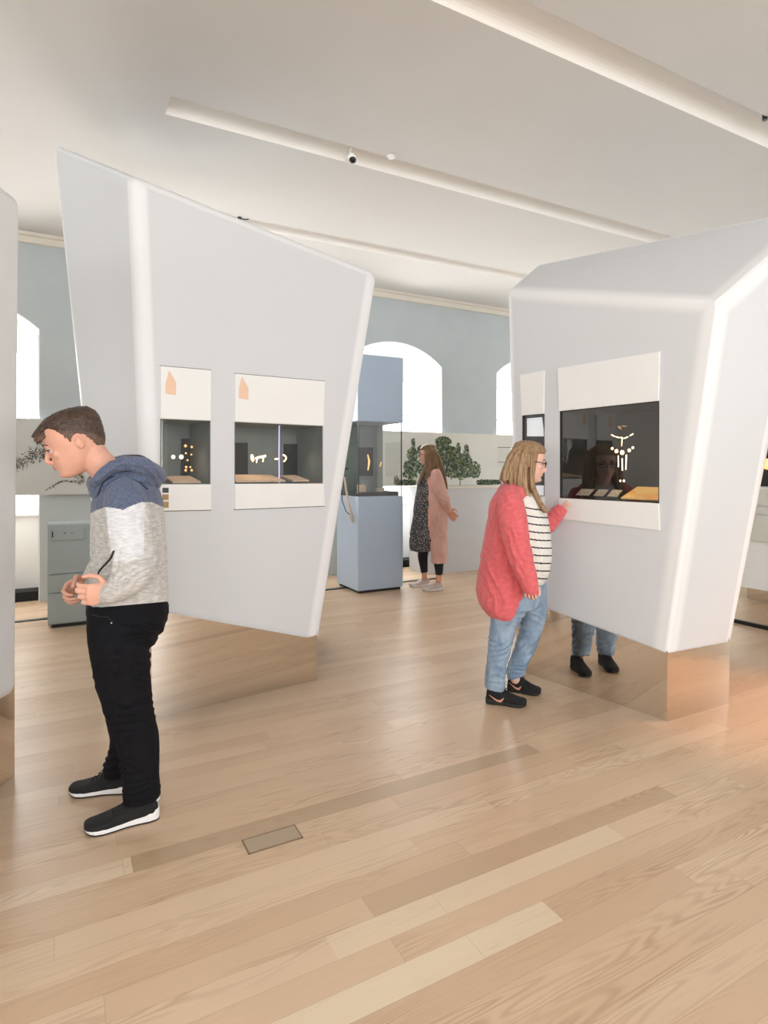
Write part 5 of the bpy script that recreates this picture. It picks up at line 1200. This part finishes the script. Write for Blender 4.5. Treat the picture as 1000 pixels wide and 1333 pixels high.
# dress, leggings, coat
dm = bpy.data.materials.new('speckled_dress_print'); dm.use_nodes = True; nt = dm.node_tree; b = nt.nodes['Principled BSDF']; b.inputs['Roughness'].default_value = .8
vo = node(nt, 'ShaderNodeTexVoronoi'); vo.inputs['Scale'].default_value = 46; tc = node(nt, 'ShaderNodeTexCoord'); nt.links.new(tc.outputs['Object'], vo.inputs['Vector'])
r = node(nt, 'ShaderNodeValToRGB'); r.color_ramp.interpolation = 'CONSTANT'; r.color_ramp.elements[0].color = (*lin((146, 136, 130)), 1); r.color_ramp.elements[1].position = .34; r.color_ramp.elements[1].color = (*lin((74, 74, 78)), 1)
e_ = r.color_ramp.elements.new(.62); e_.color = (*lin((58, 60, 66)), 1); nt.links.new(vo.outputs['Distance'], r.inputs[0]); nt.links.new(r.outputs[0], b.inputs['Base Color'])
dr = [pk.loft([(559, 614, 0, 9, .11), (558, 625, 0, 13, .15), (557, 640, 0, 15, .16), (555, 655, 0, 15.5, .165), (554, 670, 0, 16, .175), (552.5, 685, 0, 16.5, .185), (551, 700, 0, 17.5, .20), (549.5, 710, 0, 17, .205), (549.5, 716, 0, 15, .20)], 5, dome=False)]
me = union(dr, .008, 3, off); displace(me, wrinkles(pk, off, [(545, 690, 82, 5, 24, .012)], .003, 8, 4)); link_mesh('dress', me, dm, t, True)
M['legging'] = mat('black_legging', (24, 24, 28), .8, var=.1)
lg = [pk.loft([(564, 700, N3, 10, .095), (570, 722, N3, 7.6, .075), (571.5, 738, N3, 5.8, .06), (571.6, 748, N3, 4.6, .048)], 4, dome=False), pk.loft([(554, 700, F3, 10, .095), (550.5, 720, F3, 7.2, .075), (551.5, 735, F3, 5.6, .06), (552.6, 745, F3, 4.5, .048)], 4, dome=False), pk.loft([(559, 692, 0, 14, .16), (559, 704, 0, 13, .16)], 3)]
me = union(lg, .008, 2, off); link_mesh('leggings', me, M['legging'], t, True)
M['dusty'] = mat('dusty_pink_wool', (196, 152, 140), .85, rgb2=(210, 168, 156), vscale=6, bump=.2, bscale=160, sheen=.2)
ct = [open_shell(pk, [(563, 611, 0, 9, .10, 556), (565, 617, 0, 12, .15, 556), (566, 630, 0, 13, .185, 557), (566, 650, 0, 14.5, .19, 558.5), (567, 672, 0, 15.5, .195, 559), (568, 695, 0, 14.5, .20, 559.5), (569, 715, 0, 13.5, .205, 560), (570, 727, 0, 12.5, .205, 561), (570, 731, 0, 12, .205, 561.5)], -1, .016),
      pk.loft([(567, 614, -.14, 6, .07), (570, 624, -.185, 7.5, .072), (574, 638, -.20, 7.2, .068), (579, 650, -.18, 6.5, .06), (582, 659, -.11, 5.5, .05), (584, 664, -.05, 4.4, .04)], 5, dome=False),
      pk.loft([(566, 614, .14, 6, .07), (569, 624, .185, 7.5, .072), (573, 638, .20, 7.2, .068), (578, 650, .18, 6.5, .06), (582, 658, .11, 5.5, .05), (584.5, 662, .05, 4.4, .04)], 5, dome=False)]
me = union(ct, .0075, 2, off); displace(me, wrinkles(pk, off, [(572, 690, 85, 6, 26, .010), (578, 652, 60, 5, 12, .008)], .003, 8, 6)); link_mesh('coat', me, M['dusty'], t, True)
M['sneaker'] = mat('pale_pink_grey_trainer', (196, 180, 174), .8, rgb2=(216, 204, 198), vscale=60)
for a, b in (((577, 768), (549.5, 769.5)), ((559.5, 762.5), (533, 764))):
    shoe(t, pk, px_floor(*a), px_floor(*b), .105, .095, (M['sneaker'], M['sole_white'], None, M['sole_white']), None, .034)
